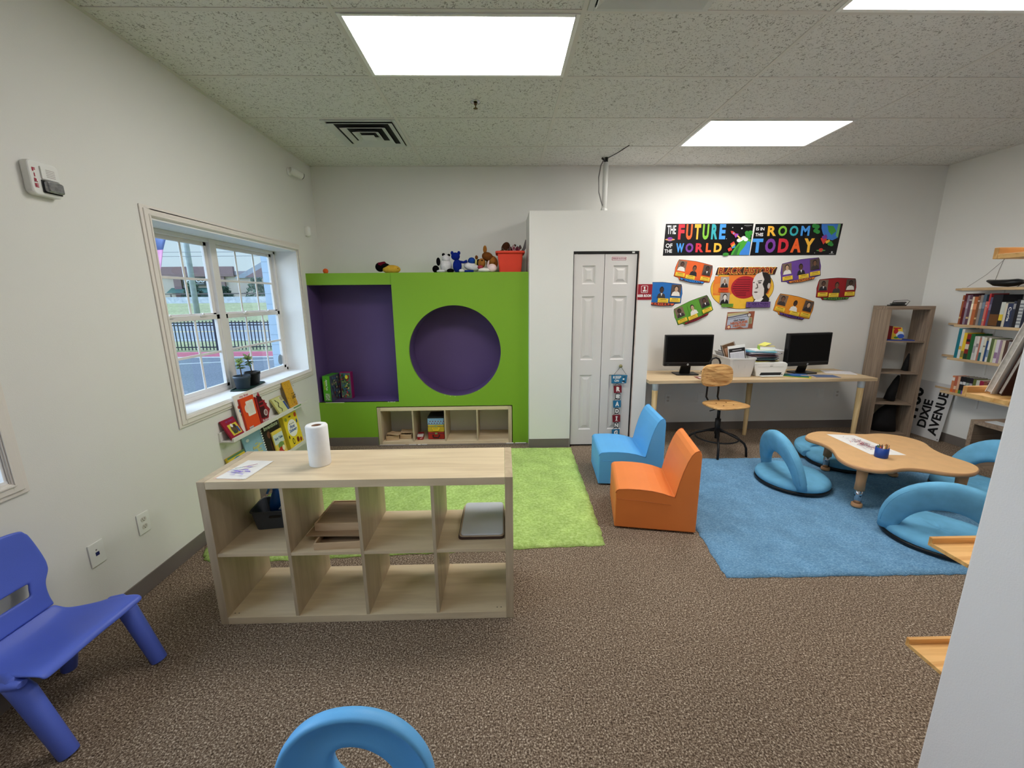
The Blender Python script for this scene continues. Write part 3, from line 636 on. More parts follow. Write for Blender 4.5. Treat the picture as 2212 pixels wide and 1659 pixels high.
# things in the low cubby
zb_ = .0395
for k, (x, y, rz_, lb, op) in enumerate(((-1.262, 4.45, 8, 'open wooden box at the left in the low cubby', 1), (-1.155, 4.49, -4, 'second wooden box against the divider in the low cubby', 1))):
    r = wtray('wooden_tray', lb, x-.070, x+.070, y-.07, y+.07, zb_+.0006, zb_+.048, rz_, True, 'wooden boxes in the low cubby') if k == 0 else wtray('wooden_tray', lb, x-.022, x+.108, y-.07, y+.07, zb_+.0006, zb_+.05, rz_, True, 'wooden boxes in the low cubby')
for k, (x, y, z, rz_, rx_, lb) in enumerate(((-1.235, 4.43, .101, -14, 3, 'loose wooden lid leaning on the left box in the low cubby'), (-1.112, 4.50, .102, 10, -2, 'loose wooden lid on the second box in the low cubby'))):
    o = MB().box(-.07, .07, -.06, .06, 0, .006, M_TRAY).build('box_lid', bevel=.001, loc=(x, y, z)); o.rotation_euler = (R(-rx_), R(4 if k == 0 else 3), R(rz_)); tag(o, lb, 'lid')
r = thing('card_box', 'small red and white card box beside the lunch boxes in the low cubby', 'box', (-.948, 4.44, zb_+.0006), R(4))
MB().box(-.032, .032, -.06, .06, 0, .05, C(150, 20, 28)).build('carton', r, bevel=.001)
b = MB().box(-.0325, .0325, -.0605, .0, .034, .0508, C(206, 196, 198)); b.build('white_band', r); b = MB()
for x in (0, .012, .02): b.ball((x, -.0605, .014+x*.3), (.004, .001, .004), C(240, 236, 230), n=6)
b.build('white_print', r)
tag(MB().box(-.04, .04, -.05, .05, 0, .045, C(48, 30, 34)).build('card_box', bevel=.002, loc=(-.965, 4.55, zb_+.03 if False else zb_)), 'dark box behind the small red card box in the low cubby', 'box') if False else None
def lunchbox(label, z, c, hc, hh, trim, dx=0):
    r = thing('lunch_box', label, 'box', (-.765+dx, 4.50, z), 0, 'lunch boxes stacked in the low cubby')
    MB().box(-.092, .092, -.11, .11, 0, hh, c).build('body', r, bevel=.008, seg=2)
    MB().sweep([(-.036, -.112, hh*.62), (-.036, -.122, hh*.55), (-.028, -.124, hh*.3), (.028, -.124, hh*.3), (.036, -.122, hh*.55), (.036, -.112, hh*.62)], .006, .005, hc, (0, 1, 0), 8).build('handle', r)
    b = MB(); b.box(-.012, .0, -.116, -.11, hh*.72, hh*.95, M_CHROME); b.box(.004, .014, -.116, -.11, hh*.72, hh*.95, M_CHROME); b.build('latch', r)
    MB().box(-.0925, .0925, -.1105, .1105, hh*.78, hh*.84, trim).build('seam', r); return r
M_HBLUE = C(140, 180, 210)
lunchbox('red lunch box with black handle at the bottom of the stack in the low cubby', zb_, C(164, 40, 30), M_BPLAS, .084, C(40, 34, 70))
lunchbox('yellow and navy lunch box with yellow handle in the middle of the cubby stack', zb_+.085, C(206, 176, 48), C(236, 200, 40), .082, C(34, 40, 92))
r = lunchbox('light blue patterned lunch box on top of the stack in the low cubby', zb_+.168, M_HBLUE, M_HBLUE, .075, C(100, 140, 180))
for ch in list(r.children):
    if ch.name.startswith(('handle', 'latch')): bpy.data.objects.remove(ch)
b = MB()
for row in range(2):
    for k in range(6): b.ball((-.075+k*.03+row*.012, -.1105, .02+row*.022), (.009, .001, .006), C(120, 60, 84), n=6)
b.build('printed_dots', r)
MB().box(-.091, .091, -.108, .11, .075, .095, C(20, 20, 26)).build('lid', r, bevel=.006)

# ------------------------------------------------------------------ foam chairs
def foam_chair(label, F, rz, mt, seam):
    r = thing('foam_chair', label, 'chair', (F[0], F[1], 0), R(rz)); Wd = .49
    pr = [(0, .012), (0, .27), (.006, .288), (.022, .299), (.08, .305), (.16, .306), (.24, .301), (.31, .289), (.36, .274), (.388, .262)]
    bk = [(.388, .262), (.396, .30), (.41, .37), (.43, .45), (.453, .52), (.475, .568), (.494, .592), (.512, .602), (.528, .598), (.537, .58), (.541, .55), (.541, .012)]
    Mf = frame((0, 0, 0), (1, 0, 0), (0, 0, 1), (0, -1, 0))
    o = o2 = MB().prism(pr[:-1]+bk, -Wd, 0, mt, Mf).build('body', r, bevel=.011, seg=3)
    for y in (.004, Wd-.004):
        s = 1 if y > .1 else -1
        MB().tube([(x, y+s*.004-s*.002, z-.004 if x < .38 else z) for x, z in pr[1:]], .0028, seam, 6).build('piping', o)
        MB().tube([(x+.003, y+s*.002, z) for x, z in bk[:-3]], .0028, seam, 6).build('piping', o2)
        MB().tube([(.01, y+s*.0035, .225), (.15, y+s*.0035, .222), (.37, y+s*.0035, .205)], .0018, seam, 6).build('stitching', o)
    return r
foam_chair('orange foam chair facing left, in front beside the blue rug', (.765, 2.591), -11, M_ORANGE, mat('orange_piping', rgb(204, 108, 52), .5, .03, 10))
foam_chair('light blue foam chair behind the orange one, near the closet door', (.805, 3.26), -5, M_BLUEV, mat('blue_piping', rgb(70, 144, 206), .5, .03, 10))

# ------------------------------------------------------------------ floor seats
def floor_seat(label, loc, rz, tilt=18, rx_=.265, ry_=.285):
    """round padded seat facing local +x with a padded arch back"""
    r = thing('floor_seat', label, 'seat', loc, R(rz), 'padded floor seats round the low table')
    n = 40; prof = [(1.0, .0), (1.03, .004), (1.03, .022), (1.0, .028)]
    P = [[(rx_*q*math.cos(2*PI*k/n), ry_*q*math.sin(2*PI*k/n), z) for k in range(n)] for q, z in prof]
    b = MB().grid(P, M_BPLAS, cv=True); b.add(P[0], [tuple(range(n))], M_BPLAS); b.add(P[-1], [tuple(range(n))], M_BPLAS); b.build('base', r)
    prof = [(.99, .026), (1.02, .036), (1.02, .052), (.985, .070), (.90, .084), (.7, .092), (.4, .088), (.15, .084), (0.001, .083)]
    P = [[(rx_*q*math.cos(2*PI*k/n), ry_*q*math.sin(2*PI*k/n), z+(.004*math.sin(5*k*2*PI/n+q*7) if q < .95 else 0)) for k in range(n)] for q, z in prof]
    MB().grid(P, M_VELVET, cv=True).build('cushion', r)
    pts, ra, rb = [], [], []; N_ = 26
    for k in range(N_+1):
        a = PI*k/N_; y, z = .262*math.cos(a), -.005+.315*max(0, math.sin(a))**.9; pts.append((0, y, z)); ra.append(.050+.048*math.sin(a)); rb.append(.034+.008*math.sin(a))
    Mt = TR(-.075, 0, .052) @ RY(-tilt)
    o = MB().sweep(pts, ra, rb, M_VELVET, (1, 0, 0), 18, M=Mt, sq=.75).build('arch_backrest', r)
    for sx in (-1, 1):
        e = [(sx*.030, y*(1+.0), z) for (x, y, z) in pts]
        e = [(sx*.024, (.262+.040+.036*math.sin(PI*k/N_))*math.cos(PI*k/N_), -.005+(.315+.040+.036)*max(0, math.sin(PI*k/N_))**.9) for k in range(1, N_)]
        MB().tube(e, .004, M_VELVET, 6, M=Mt).build('piping', o)
    return r
ZR = .0215
floor_seat('blue padded floor seat left of the low table, arch back side-on', (2.47, 3.225, ZR), -6, 13)
floor_seat('blue padded floor seat nearest the camera, right of the orange chair', (2.83, 2.345, ZR), 52, 12)
floor_seat('blue padded floor seat half hidden by the white partition', (3.80, 2.95, ZR), 184, 24)
floor_seat('blue padded floor seat behind the table with its back folded flat', (3.22, 3.60, ZR), -100, 84)

# ------------------------------------------------------------------ low clover table
ol = [(2.669, 3.4), (2.763, 3.481), (2.873, 3.53), (2.96, 3.53), (3.05, 3.49), (3.15, 3.445), (3.26, 3.43), (3.353, 3.45), (3.434, 3.44), (3.518, 3.385), (3.564, 3.294), (3.557, 3.192), (3.49, 3.088), (3.448, 2.98), (3.446, 2.875), (3.465, 2.779), (3.438, 2.696), (3.381, 2.638), (3.295, 2.592), (3.205, 2.578), (3.11, 2.60), (3.036, 2.655), (2.96, 2.690), (2.871, 2.695), (2.77, 2.663), (2.669, 2.660), (2.588, 2.709), (2.548, 2.794), (2.566, 2.902), (2.622, 3.002), (2.672, 3.095), (2.690, 3.209), (2.665, 3.285), (2.648, 3.336)]
def smooth_closed(p, it=2):
    for _ in range(it):
        q = []; n = len(p)
        for i in range(n): a, b_ = p[i], p[(i+1) % n]; q += [(a[0]*.75+b_[0]*.25, a[1]*.75+b_[1]*.25), (a[0]*.25+b_[0]*.75, a[1]*.25+b_[1]*.75)]
        p = q
    return p
tcx, tcy = 3.05, 3.06; ol = smooth_closed([(x-tcx, y-tcy) for x, y in ol]); ZTB = .345
r = thing('clover_table', 'low clover-shaped wooden table on the blue rug', 'table', (tcx, tcy, ZR))
M_TTOP = mat('table_laminate', rgb(222, 178, 126), .4, .05, 14); M_TEDG = mat('table_edge', rgb(188, 142, 100), .45, .05, 12)
b = MB(); b.prism([(x*.985, y*.985) for x, y in ol], ZTB-.002, ZTB+.0005, M_TTOP); b.build('tabletop', r)
P = [[(x*k, y*k, z) for x, y in ol] for k, z in ((.975, ZTB-.028), (.992, ZTB-.028), (1.0, ZTB-.020), (1.0, ZTB-.008), (.992, ZTB-.0005), (.983, ZTB+.0003))]
b = MB().grid(P, M_TEDG, cv=True); b.add(P[0], [tuple(range(len(ol)))], M_TEDG); b.build('edge_band', r)
for x, y in ((2.948, 3.45), (2.672, 2.790), (3.335, 2.700), (3.44, 3.30)):
    lg = MB().lathe([(.033, .135), (.031, .20), (.036, ZTB-.028)], M_TEDG, 20, TR(x-tcx, y-tcy, 0)).build('leg', r)
    MB().lathe([(.025, .02), (.025, .16)], M_CHROME, 20, TR(x-tcx, y-tcy, 0)).build('chrome_tube', lg)
    MB().lathe([(.034, 0), (.036, .006), (.035, .024), (.028, .030), (.025, .030)], M_TEDG, 20, TR(x-tcx, y-tcy, 0)).build('foot', lg)
ZTT = ZR+ZTB+.001
r = thing('scribbled_drawing', 'childs red and purple scribble drawing lying on the clover table', 'paper', (0, 0, ZTT))
pp = [(2.922, 3.429), (3.20, 3.415), (3.168, 2.906), (2.862, 2.953)]; pp = [(2.90, 3.44), (3.12, 3.40), (3.13, 2.93), (2.87, 2.955)]
MB().prism(pp[::-1], .0002, .0012, M_PAPER).build('paper', r)
a = Art(Matrix(), n0=.0013, step=.00012); rg = random.Random(11)
for k in range(90):
    t = rg.random(); cu_, cv_ = 3.0+rg.gauss(0, .03), 3.16+rg.gauss(0, .09); an = rg.uniform(0, 180); L_ = rg.uniform(.02, .06)
    cc = [(190, 60, 70), (206, 84, 84), (110, 50, 96), (60, 44, 84), (120, 90, 130)][rg.randrange(5)]; cx_, sx_ = math.cos(R(an)), math.sin(R(an))
    if not (2.90 < cu_-.0 < 3.10 and 2.99 < cv_ < 3.36): continue
    a.poly([(cu_-cx_*L_/2, cv_-sx_*L_/2), (cu_+cx_*L_/2, cv_+sx_*L_/2), (cu_+cx_*L_/2-sx_*.003, cv_+sx_*L_/2+cx_*.003), (cu_-cx_*L_/2-sx_*.003, cv_-sx_*L_/2+cx_*.003)], cc)
a.mb.build('scribble', r, merge=False)
r = thing('crayon_tub', 'small blue tub of crayons on the clover table', 'tub', (2.905, 2.905, ZTT))
MB().lathe([(.040, 0), (.042, .003), (.042, .078), (.039, .078), (.038, .006), (0, .005)], mat('tub_blue', rgb(24, 62, 140), .4, .05, 12), 28).build('tub', r)
tubc = [(r_, g_, b_) for r_, g_, b_ in ((190, 60, 50), (150, 120, 60), (210, 170, 60), (90, 70, 60), (200, 90, 80), (120, 100, 60), (60, 90, 60), (230, 210, 190), (160, 40, 40), (90, 110, 60), (190, 130, 80))]
rg = random.Random(4)
for k, c in enumerate(tubc):
    an = k*2.39996; rd = .024*math.sqrt((k+.5)/11); x, y = rd*math.cos(an), rd*math.sin(an); tx, ty = x*.5+rg.uniform(-.004, .004), y*.5+rg.uniform(-.004, .004); h = rg.uniform(.082, .10)
    cr = thing('crayon', '%s crayon standing in the small blue tub' % ['red', 'tan', 'yellow', 'dark brown', 'salmon pink', 'olive brown', 'dark green', 'cream', 'dark red', 'moss green', 'light brown'][k], 'crayon', (2.905, 2.905, ZTT), 0, 'crayons in the blue tub')
    p0, p1 = Vector((x, y, .008)), Vector((x+tx*.9, y+ty*.9, h)); d = (p1-p0).normalized()
    MB().tube([p0, p1], .0045, C(*c), 8).build('crayon_body', cr); MB().sweep([p1, p1+d*.010], [.0035, .001], [.0035, .001], C(*[max(0, q-20) for q in c]), (.1, .3, 1), 8).build('crayon_tip', cr)
    for ch in cr.children: ch.location = (0, 0, 0)

# ------------------------------------------------------------------ swivel chair
r = thing('swivel_chair', 'wooden seat swivel chair with black metal base at the desk', 'chair', (2.20, 3.985, 0), R(0))
def smat(b, *a): return b
def lumbar(hw, hh, n=40, e=.42):
    return [(hw*math.copysign(abs(math.cos(2*PI*k/n))**e, math.cos(2*PI*k/n)), hh*math.copysign(abs(math.sin(2*PI*k/n))**e, math.sin(2*PI*k/n))) for k in range(n)]
# seat pad (wider at the front), turned a little
Ms = TR(.03, -.04, .52) @ RZ(14)
P = []
for q, z in ((.97, -.012), (1, -.006), (1, .002), (.97, .007), (.6, .003), (.01, -.001)):
    P.append([(x*q*(1-.10*(y/.17)), y*q, z-.0*abs(x)) for x, y in lumbar(.205, .172, 40, .62)])
b = MB().grid(P, M_ASH, Ms, cv=True); b.add(P[0], [tuple(range(40))], M_ASH, Ms); seat_o = b.build('seat', r)
b = MB()
for x, y in ((-.06, .05), (.06, .05), (-.06, -.05), (.06, -.05)): b.ball((x, y, .005), (.007, .007, .0025), C(96, 60, 34), Ms, n=6)
b.build('bolt', seat_o)
Mb = frame((-.035, .075, .80), (1, .10, 0), (0, .06, 1), (-.1, 1, 0))
P = []
for q, z in ((.97, -.012), (1, -.006), (1, .003), (.97, .008), (.5, .008), (.01, .008)):
    P.append([(x*q, y*q, z-1.1*(x*q)**2) for x, y in lumbar(.170, .115, 40, .62)])
b = MB().grid(P, M_ASH, Mb, cv=True); b.add(P[0], [tuple(range(40))], M_ASH, Mb); bo = b.build('backrest', r)
b = MB()
for x in (-.055, .055): b.ball((x, 0, -.012), (.008, .008, .004), M_BLACK, Mb, n=8)
b.build('bolt', bo)
b = MB(); L_ = []
for sx in (-1, 1):
    L_.append([(.03+sx*.05, .04, .505), (-.0+sx*.055, .115, .51), (-.02+sx*.06, .128, .56), (-.025+sx*.06, .115, .63), (-.03+sx*.058, .105, .70), (-.035+sx*.056, .10, .86), (-.035+sx*.052, .10, .93)])
path = L_[0]+[(-.035-.035, .10, .965), (-.035, .10, .978), (-.035+.035, .10, .965)]+L_[1][::-1]
b.tube(path, .0095, M_BLACK, 10); b.build('back_frame', r)
MB().tube([(.02, -.06, .50), (-.07, -.10, .493), (-.16, -.12, .478)], .005, M_BLACK, 8).build('height_lever', r)
b = MB().lathe([(.075, .504), (.075, .508), (.03, .502), (.016, .49), (.016, .36), (.027, .36), (.027, .20), (.020, .20), (.020, .15)], M_BLACK, 20); b.build('column', r)
for an in (-113, -33, 57, 143):
    c, s_ = math.cos(R(an)), math.sin(R(an)); MB().tube([(c*.022, s_*.022, .25), (c*.20, s_*.20, .175), (c*.255, s_*.255, .135), (c*.275, s_*.275, .09), (c*.285, s_*.285, .0215 if an == -113 else .0)], .0115, M_BLACK, 10).build('leg', r)
MB().tube([(.205*math.cos(2*PI*k/40), .205*math.sin(2*PI*k/40), .165) for k in range(40)], .0085, M_BLACK, 8, closed=True).build('foot_ring', r)

# ------------------------------------------------------------------ desk and its things
ZD = .7375
r = thing('desk', 'long light wood desk against the back wall', 'desk', (1.512, 4.118, 0))
MB().box(0, 2.415, 0, .585, ZD-.034, ZD, M_DESK).build('desktop', r, bevel=.002)
for x, y in ((.09, .07), (2.31, .07), (1.29, .37)):
    lg = MB().lathe([(.019, 0), (.021, .01), (.030, ZD-.115)], wood('leg_pine', rgb(190, 160, 110), rgb(216, 188, 140), 2, 14, 3), 18, TR(x, y, 0)).build('leg', r)
    MB().lathe([(.0305, ZD-.116), (.034, ZD-.036), (.034, ZD-.0345)], M_WPLAS, 18, TR(x, y, 0)).build('leg_bracket', lg)
def monitor(label, x, y, rz, wd=.535, ht=.345):
    r = thing('monitor', label, 'monitor', (x, y, ZD), R(rz), 'black computer monitors on the desk'); zc = .272
    MB().box(-wd/2, wd/2, -.02, .03, zc-ht/2, zc+ht/2, M_BPLAS).build('housing', r, bevel=.006, seg=2)
    MB().box(-wd/2+.018, wd/2-.018, -.0215, -.0195, zc-ht/2+.048, zc+ht/2-.018, mat('screen_black', rgb(4, 4, 5), .4, .02, 5, spec=.15)).build('screen', r)
    MB().box(-wd/2, wd/2, -.0225, -.019, zc-ht/2+.036, zc-ht/2+.039, C(70, 70, 72)).build('trim_line', r)
    a = Art(frame((0, -.0205, zc-ht/2+.018), (1, 0, 0), (0, 0, 1), (0, -1, 0)), n0=.0006)
    a.ell(0, 0, .0105, .0105, (200, 204, 206), 20); a.text('hp', 0, 0, .010, (30, 32, 36), .04, shear=.25); a.rect(-wd/2+.03, -wd/2+.055, -.002, .001, (90, 90, 92)); a.mb.build('logo', r, merge=False)
    b = MB().prism([(-.06, 0), (.06, 0), (.05, .14), (-.05, .14)], 0, .02, M_BPLAS, frame((0, .07, .01), (1, 0, 0), (0, -.30, .95), (0, -1, 0))); b.build('stand_neck', r, bevel=.004)
    b = MB().prism(rrect(-.125, .125, -.055, .135, .03), 0, .012, M_BPLAS); b.build('stand_base', r, bevel=.003)
    MB().box(-wd/2+.04, wd/2-.04, .03, .055, zc-ht/2+.05, zc+ht/2-.05, M_BPLAS).build('back_cover', r, bevel=.012)
    return r
monitor('black monitor at the left end of the desk, beside the closet', 2.035, 4.43, -3, .52, .345)
monitor('black monitor at the right of the desk, turned towards the room', 3.365, 4.42, 10, .56, .36)
# white bin of frames and folders
M_BIN = mat('bin_plastic', rgb(212, 210, 206), .35, .03, 8)
r = thing('storage_bin', 'white plastic bin full of frames and folders between the monitors', 'bin', (2.545, 4.43, ZD+.001))
b = MB(); R_ = []
for k, h in ((.80, 0), (.96, .19), (1.0, .19)): R_.append([(x*k, y*(1-(1-k)*.7), h) for x, y in rrect(-.145, .145, -.215, .215, .03)])
R_.append([(x, y, .208) for x, y in rrect(-.145, .145, -.215, .215, .03)]); R_.append([(x, y, .208) for x, y in rrect(-.136, .136, -.206, .206, .025)]); R_.append([(x*.79, y*.84, .004) for x, y in rrect(-.142, .142, -.212, .212, .025)])
b.grid(R_, M_BIN, cv=True, smooth=False); b.add(R_[0], [tuple(range(len(R_[0])))], M_BIN); b.add(R_[-1], [tuple(range(len(R_[0])))], M_BIN); b.build('body', r, bevel=.002)
b = MB()
for k in (-.05, .02): b.box(k, k+.002, -.2055, -.2045, .10, .185, C(180, 178, 176), RX(-0) @ TR(0, .004, 0))
b.build('ribs', r)
def leaning(name, label, cat, x, y, z, w_, h_, t_, tilt, yaw_, rollz, cf, draw=None, grp=None):
    r = thing(name, label, cat, (x, y, z), 0, grp); r.rotation_euler = Euler((R(tilt), R(rollz), R(yaw_)), 'XYZ')
    MB().box(-w_/2, w_/2, 0, t_, 0, h_, cf).build('panel', r, bevel=.001)
    if draw: a = Art(FB(0, h_/2, 0)); draw(a); a.mb.build('print', r, merge=False)
    return r
def d_cert(a):
    a.rect(-.092, .092, -.125, .115, (24, 20, 22)); a.rect(-.078, .078, -.10, .075, (222, 222, 226)); a.text('CLASSROOM RULES', 0, .094, .012, (170, 168, 172), .01, width=.10)
    for x in (-.052, 0, .052): a.rect(x-.022, x+.022, -.09, .065, (196, 196, 202))
    for x in (-.026, .026): a.rect(x-.0008, x+.0008, -.1, .07, (60, 60, 66))
def d_cert2(a):
    a.rect(-.088, .088, -.125, .115, (24, 20, 22)); a.rect(-.078, .078, -.10, .075, (222, 222, 226)); a.rect(-.05, .05, .09, .097, (170, 168, 172))
    for x in (-.052, 0, .052): a.rect(x-.022, x+.022, -.09, .065, (196, 196, 202))
    for x in (-.026, .026): a.rect(x-.0008, x+.0008, -.1, .07, (60, 60, 66))
zbin = ZD+.012
leaning('framed_sheet', 'framed sheet with black border and three white columns in the bin', 'frame', 2.552, 4.305, zbin+.035, .185, .29, .012, -8, 0, -7, M_WPLAS, d_cert2, 'frames in the white bin')
leaning('framed_photo', 'dark brown frame tilted left behind the black-bordered sheet', 'frame', 2.540, 4.352, zbin+.045, .15, .31, .012, -8, 0, -18, C(34, 24, 24), lambda a: (a.rect(-.07, .07, -.155, .155, (206, 196, 182)), a.rect(-.066, .066, -.15, .15, (92, 66, 40)), a.rect(-.05, .05, -.13, .11, (170, 128, 100)), a.ell(.02, .02, .03, .04, (120, 60, 60))), 'frames in the white bin')
for k, (x, rl, c, h, lb) in enumerate(((2.549, -30, (206, 206, 208), .27, 'grey folder leaning far left out of the bin'), (2.537, -33, (226, 222, 196), .19, 'cream folder leaning low out of the bin, left side'), (2.565, -25, (70, 66, 66), .26, 'dark grey folder leaning left in the bin'), (2.585, -21, (170, 172, 178), .28, 'pale grey folder beside the dark one in the bin'), (2.528, -36, (190, 184, 90), .16, 'short yellow-green folder at the left rim of the bin'))):
    o = MB().box(-.003, .003, -.095, .095, 0, h, C(*c)).build('folder', loc=(x, 4.50, zbin+.006)); o.rotation_euler = (0, R(rl), 0); tag(o, lb, 'folder', 'folders in the white bin')
# printer with the stack of papers
r = thing('printer', 'white desktop printer under a pile of magazines', 'printer', (2.876, 4.44, ZD+.001))
b = MB(); b.prism([(-.15, 0), (.15, 0), (.183, .10), (.183, .135), (.16, .15), (-.16, .15), (-.183, .135), (-.178, .10)], -.165, .165, M_WPLAS, frame((0, 0, 0), (1, 0, 0), (0, 0, 1), (0, -1, 0))); b.build('body', r, bevel=.006)
b = MB().prism([(-.115, .012), (.115, .012), (.125, .042), (-.10, .042)], .16, .167, M_DARK, frame((0, 0, 0), (1, 0, 0), (0, 0, 1), (0, -1, 0))); b.build('paper_slot', r)
MB().box(-.12, .12, -.21, -.16, .004, .010, M_WPLAS).build('output_tray', r, bevel=.002)
b = MB(); b.box(-.14, .14, -.1665, -.1655, .102, .1035, C(150, 146, 140)); b.build('lid_seam', r)
MB().ball((.13, -.166, .02), (.006, .002, .005), M_BPLAS, n=8).build('power_button', r)
b = MB(); b.box(-.01, .02, -.1668, -.1656, .11, .114, C(130, 126, 122)); b.build('badge', r)
zp = ZD+.1535; rg = random.Random(21)
pile = [('yellow-edged booklet at the bottom of the magazine pile', (214, 200, 110), .27, 8), ('black and yellow booklet low in the magazine pile', (40, 32, 30), .26, -14), ('dark magazine under the teal ones in the pile', (50, 40, 38), .24, 12), ('teal magazine low in the pile on the printer', (90, 140, 146), .25, -4), ('pale teal magazine in the pile on the printer', (140, 176, 176), .25, 3), ('navy magazine in the pile on the printer', (34, 44, 60), .27, -6),
        ('white magazine with dark cover edge in the pile', (214, 208, 210), .29, 5), ('plum coloured magazine in the middle of the pile', (82, 50, 62), .28, -3), ('brown magazine in the middle of the pile', (120, 88, 74), .27, 14), ('lilac magazine in the pile on the printer', (176, 160, 180), .28, -8), ('dark purple magazine near the top of the pile', (58, 44, 62), .30, 4), ('white folder near the top of the pile', (222, 222, 226), .31, -2), ('blue folder near the top of the pile, sticking out left', (64, 104, 160), .28, -16), ('turquoise folder at the top of the pile, sticking out left', (96, 168, 184), .27, -18), ('large white sheet on top of the magazine pile', (226, 226, 228), .31, 2)]
for k, (lb, c, w_, an) in enumerate(pile):
    t_ = rg.uniform(.005, .0105); r = thing('magazine', lb, 'magazine', (2.84+rg.uniform(-.015, .02)-(.03 if 12 <= k <= 13 else 0)+(.02 if k == 14 else 0), 4.42+rg.uniform(-.02, .02), zp), R(an), 'magazines piled on the printer')
    MB().box(-w_/2, w_/2, -.105, .105, .0008, t_-.0008, M_PAGES).build('pages', r)
    b = MB(); b.box(-w_/2-.002, w_/2+.002, -.107, .107, 0, .0008, C(*c)); b.box(-w_/2-.002, w_/2+.002, -.107, .107, t_-.0008, t_, C(*c)); b.box(-w_/2-.002, -w_/2, -.107, .107, .0008, t_-.0008, C(*c)); b.box(-w_/2-.002, w_/2+.002, -.107, -.1055, 0, t_, C(*c)); b.build('cover', r); zp += t_+.0006
r = thing('thick_book', 'thick lime green book with white pages on top of the magazine pile', 'book', (2.88, 4.42, zp), R(-24))
MB().box(-.055, .085, -.07, .07, .002, .036, M_PAPER).build('pages', r); b = MB(); b.box(-.06, .09, -.074, .074, 0, .002, C(150, 200, 60)); b.box(-.06, .09, -.074, .074, .036, .038, C(190, 176, 120)); b.box(-.062, -.058, -.074, .074, 0, .038, C(150, 200, 60)); b.build('cover', r)
o = MB().box(-.05, .05, -.04, .04, 0, .004, C(224, 222, 110)).build('booklet', loc=(2.875, 4.42, zp+.055)); o.rotation_euler = (R(6), R(-14), R(20)); tag(o, 'small yellow booklet tilted on the lime green book', 'booklet')
# loose papers on the desk
def flat(name, label, cat, x, y, w_, d_, rz, c, z=ZD+.0008, t_=.003, draw=None, grp=None):
    r = thing(name, label, cat, (x, y, z), R(rz), grp); MB().box(-w_/2, w_/2, -d_/2, d_/2, 0, t_, C(*c)).build('cover', r)
    if draw: a = Art(Matrix(), n0=t_); draw(a); a.mb.build('cover_print', r, merge=False)
    return r
flat('booklet', 'brown and white booklet on the desk in front of the left monitor', 'booklet', 2.16, 4.24, .20, .13, -3, (140, 70, 60), draw=lambda a: (a.rect(-.08, .06, -.05, .03, (220, 206, 200)), a.rect(-.05, .0, -.03, .02, (90, 50, 50)), a.rect(.03, .08, -.045, .05, (110, 50, 44))))
flat('booklet', 'yellow-edged booklet under the blue one in front of the right monitor', 'booklet', 3.17, 4.27, .25, .19, -34, (204, 190, 60), grp='booklets before the right monitor')
flat('booklet', 'green booklet under the blue one in front of the right monitor', 'booklet', 3.16, 4.28, .23, .16, -30, (30, 110, 96), z=ZD+.0045, grp='booklets before the right monitor')
flat('booklet', 'blue booklet with tan corner on top of the green one', 'booklet', 3.21, 4.29, .19, .13, -12, (52, 96, 160), z=ZD+.008, draw=lambda a: (a.rect(0, .09, -.06, -.01, (190, 174, 150)), a.rect(-.06, .0, 0, .05, (74, 120, 190))), grp='booklets before the right monitor')
flat('folder', 'slate blue folder lying flat at the front of the desk', 'folder', 3.46, 4.25, .24, .15, -10, (84, 102, 140), t_=.002)
flat('paper_stack', 'stack of white sheets at the right end of the desk', 'paper', 3.76, 4.44, .29, .20, -22, (224, 220, 222), t_=.006)
flat('paper_sheet', 'cream sheet under the white stack near the wall on the desk', 'paper', 3.68, 4.55, .22, .16, -20, (206, 194, 130), t_=.001)
tag(MB().tube([(2.255, 4.40, ZD+.004), (2.225, 4.39, ZD+.03), (2.23, 4.42, ZD+.05), (2.27, 4.45, ZD+.06), (2.29, 4.52, ZD+.02), (2.28, 4.60, ZD+.004)], .004, M_BPLAS, 8).build('cable'), 'short black cable looping beside the left monitor stand', 'cable')

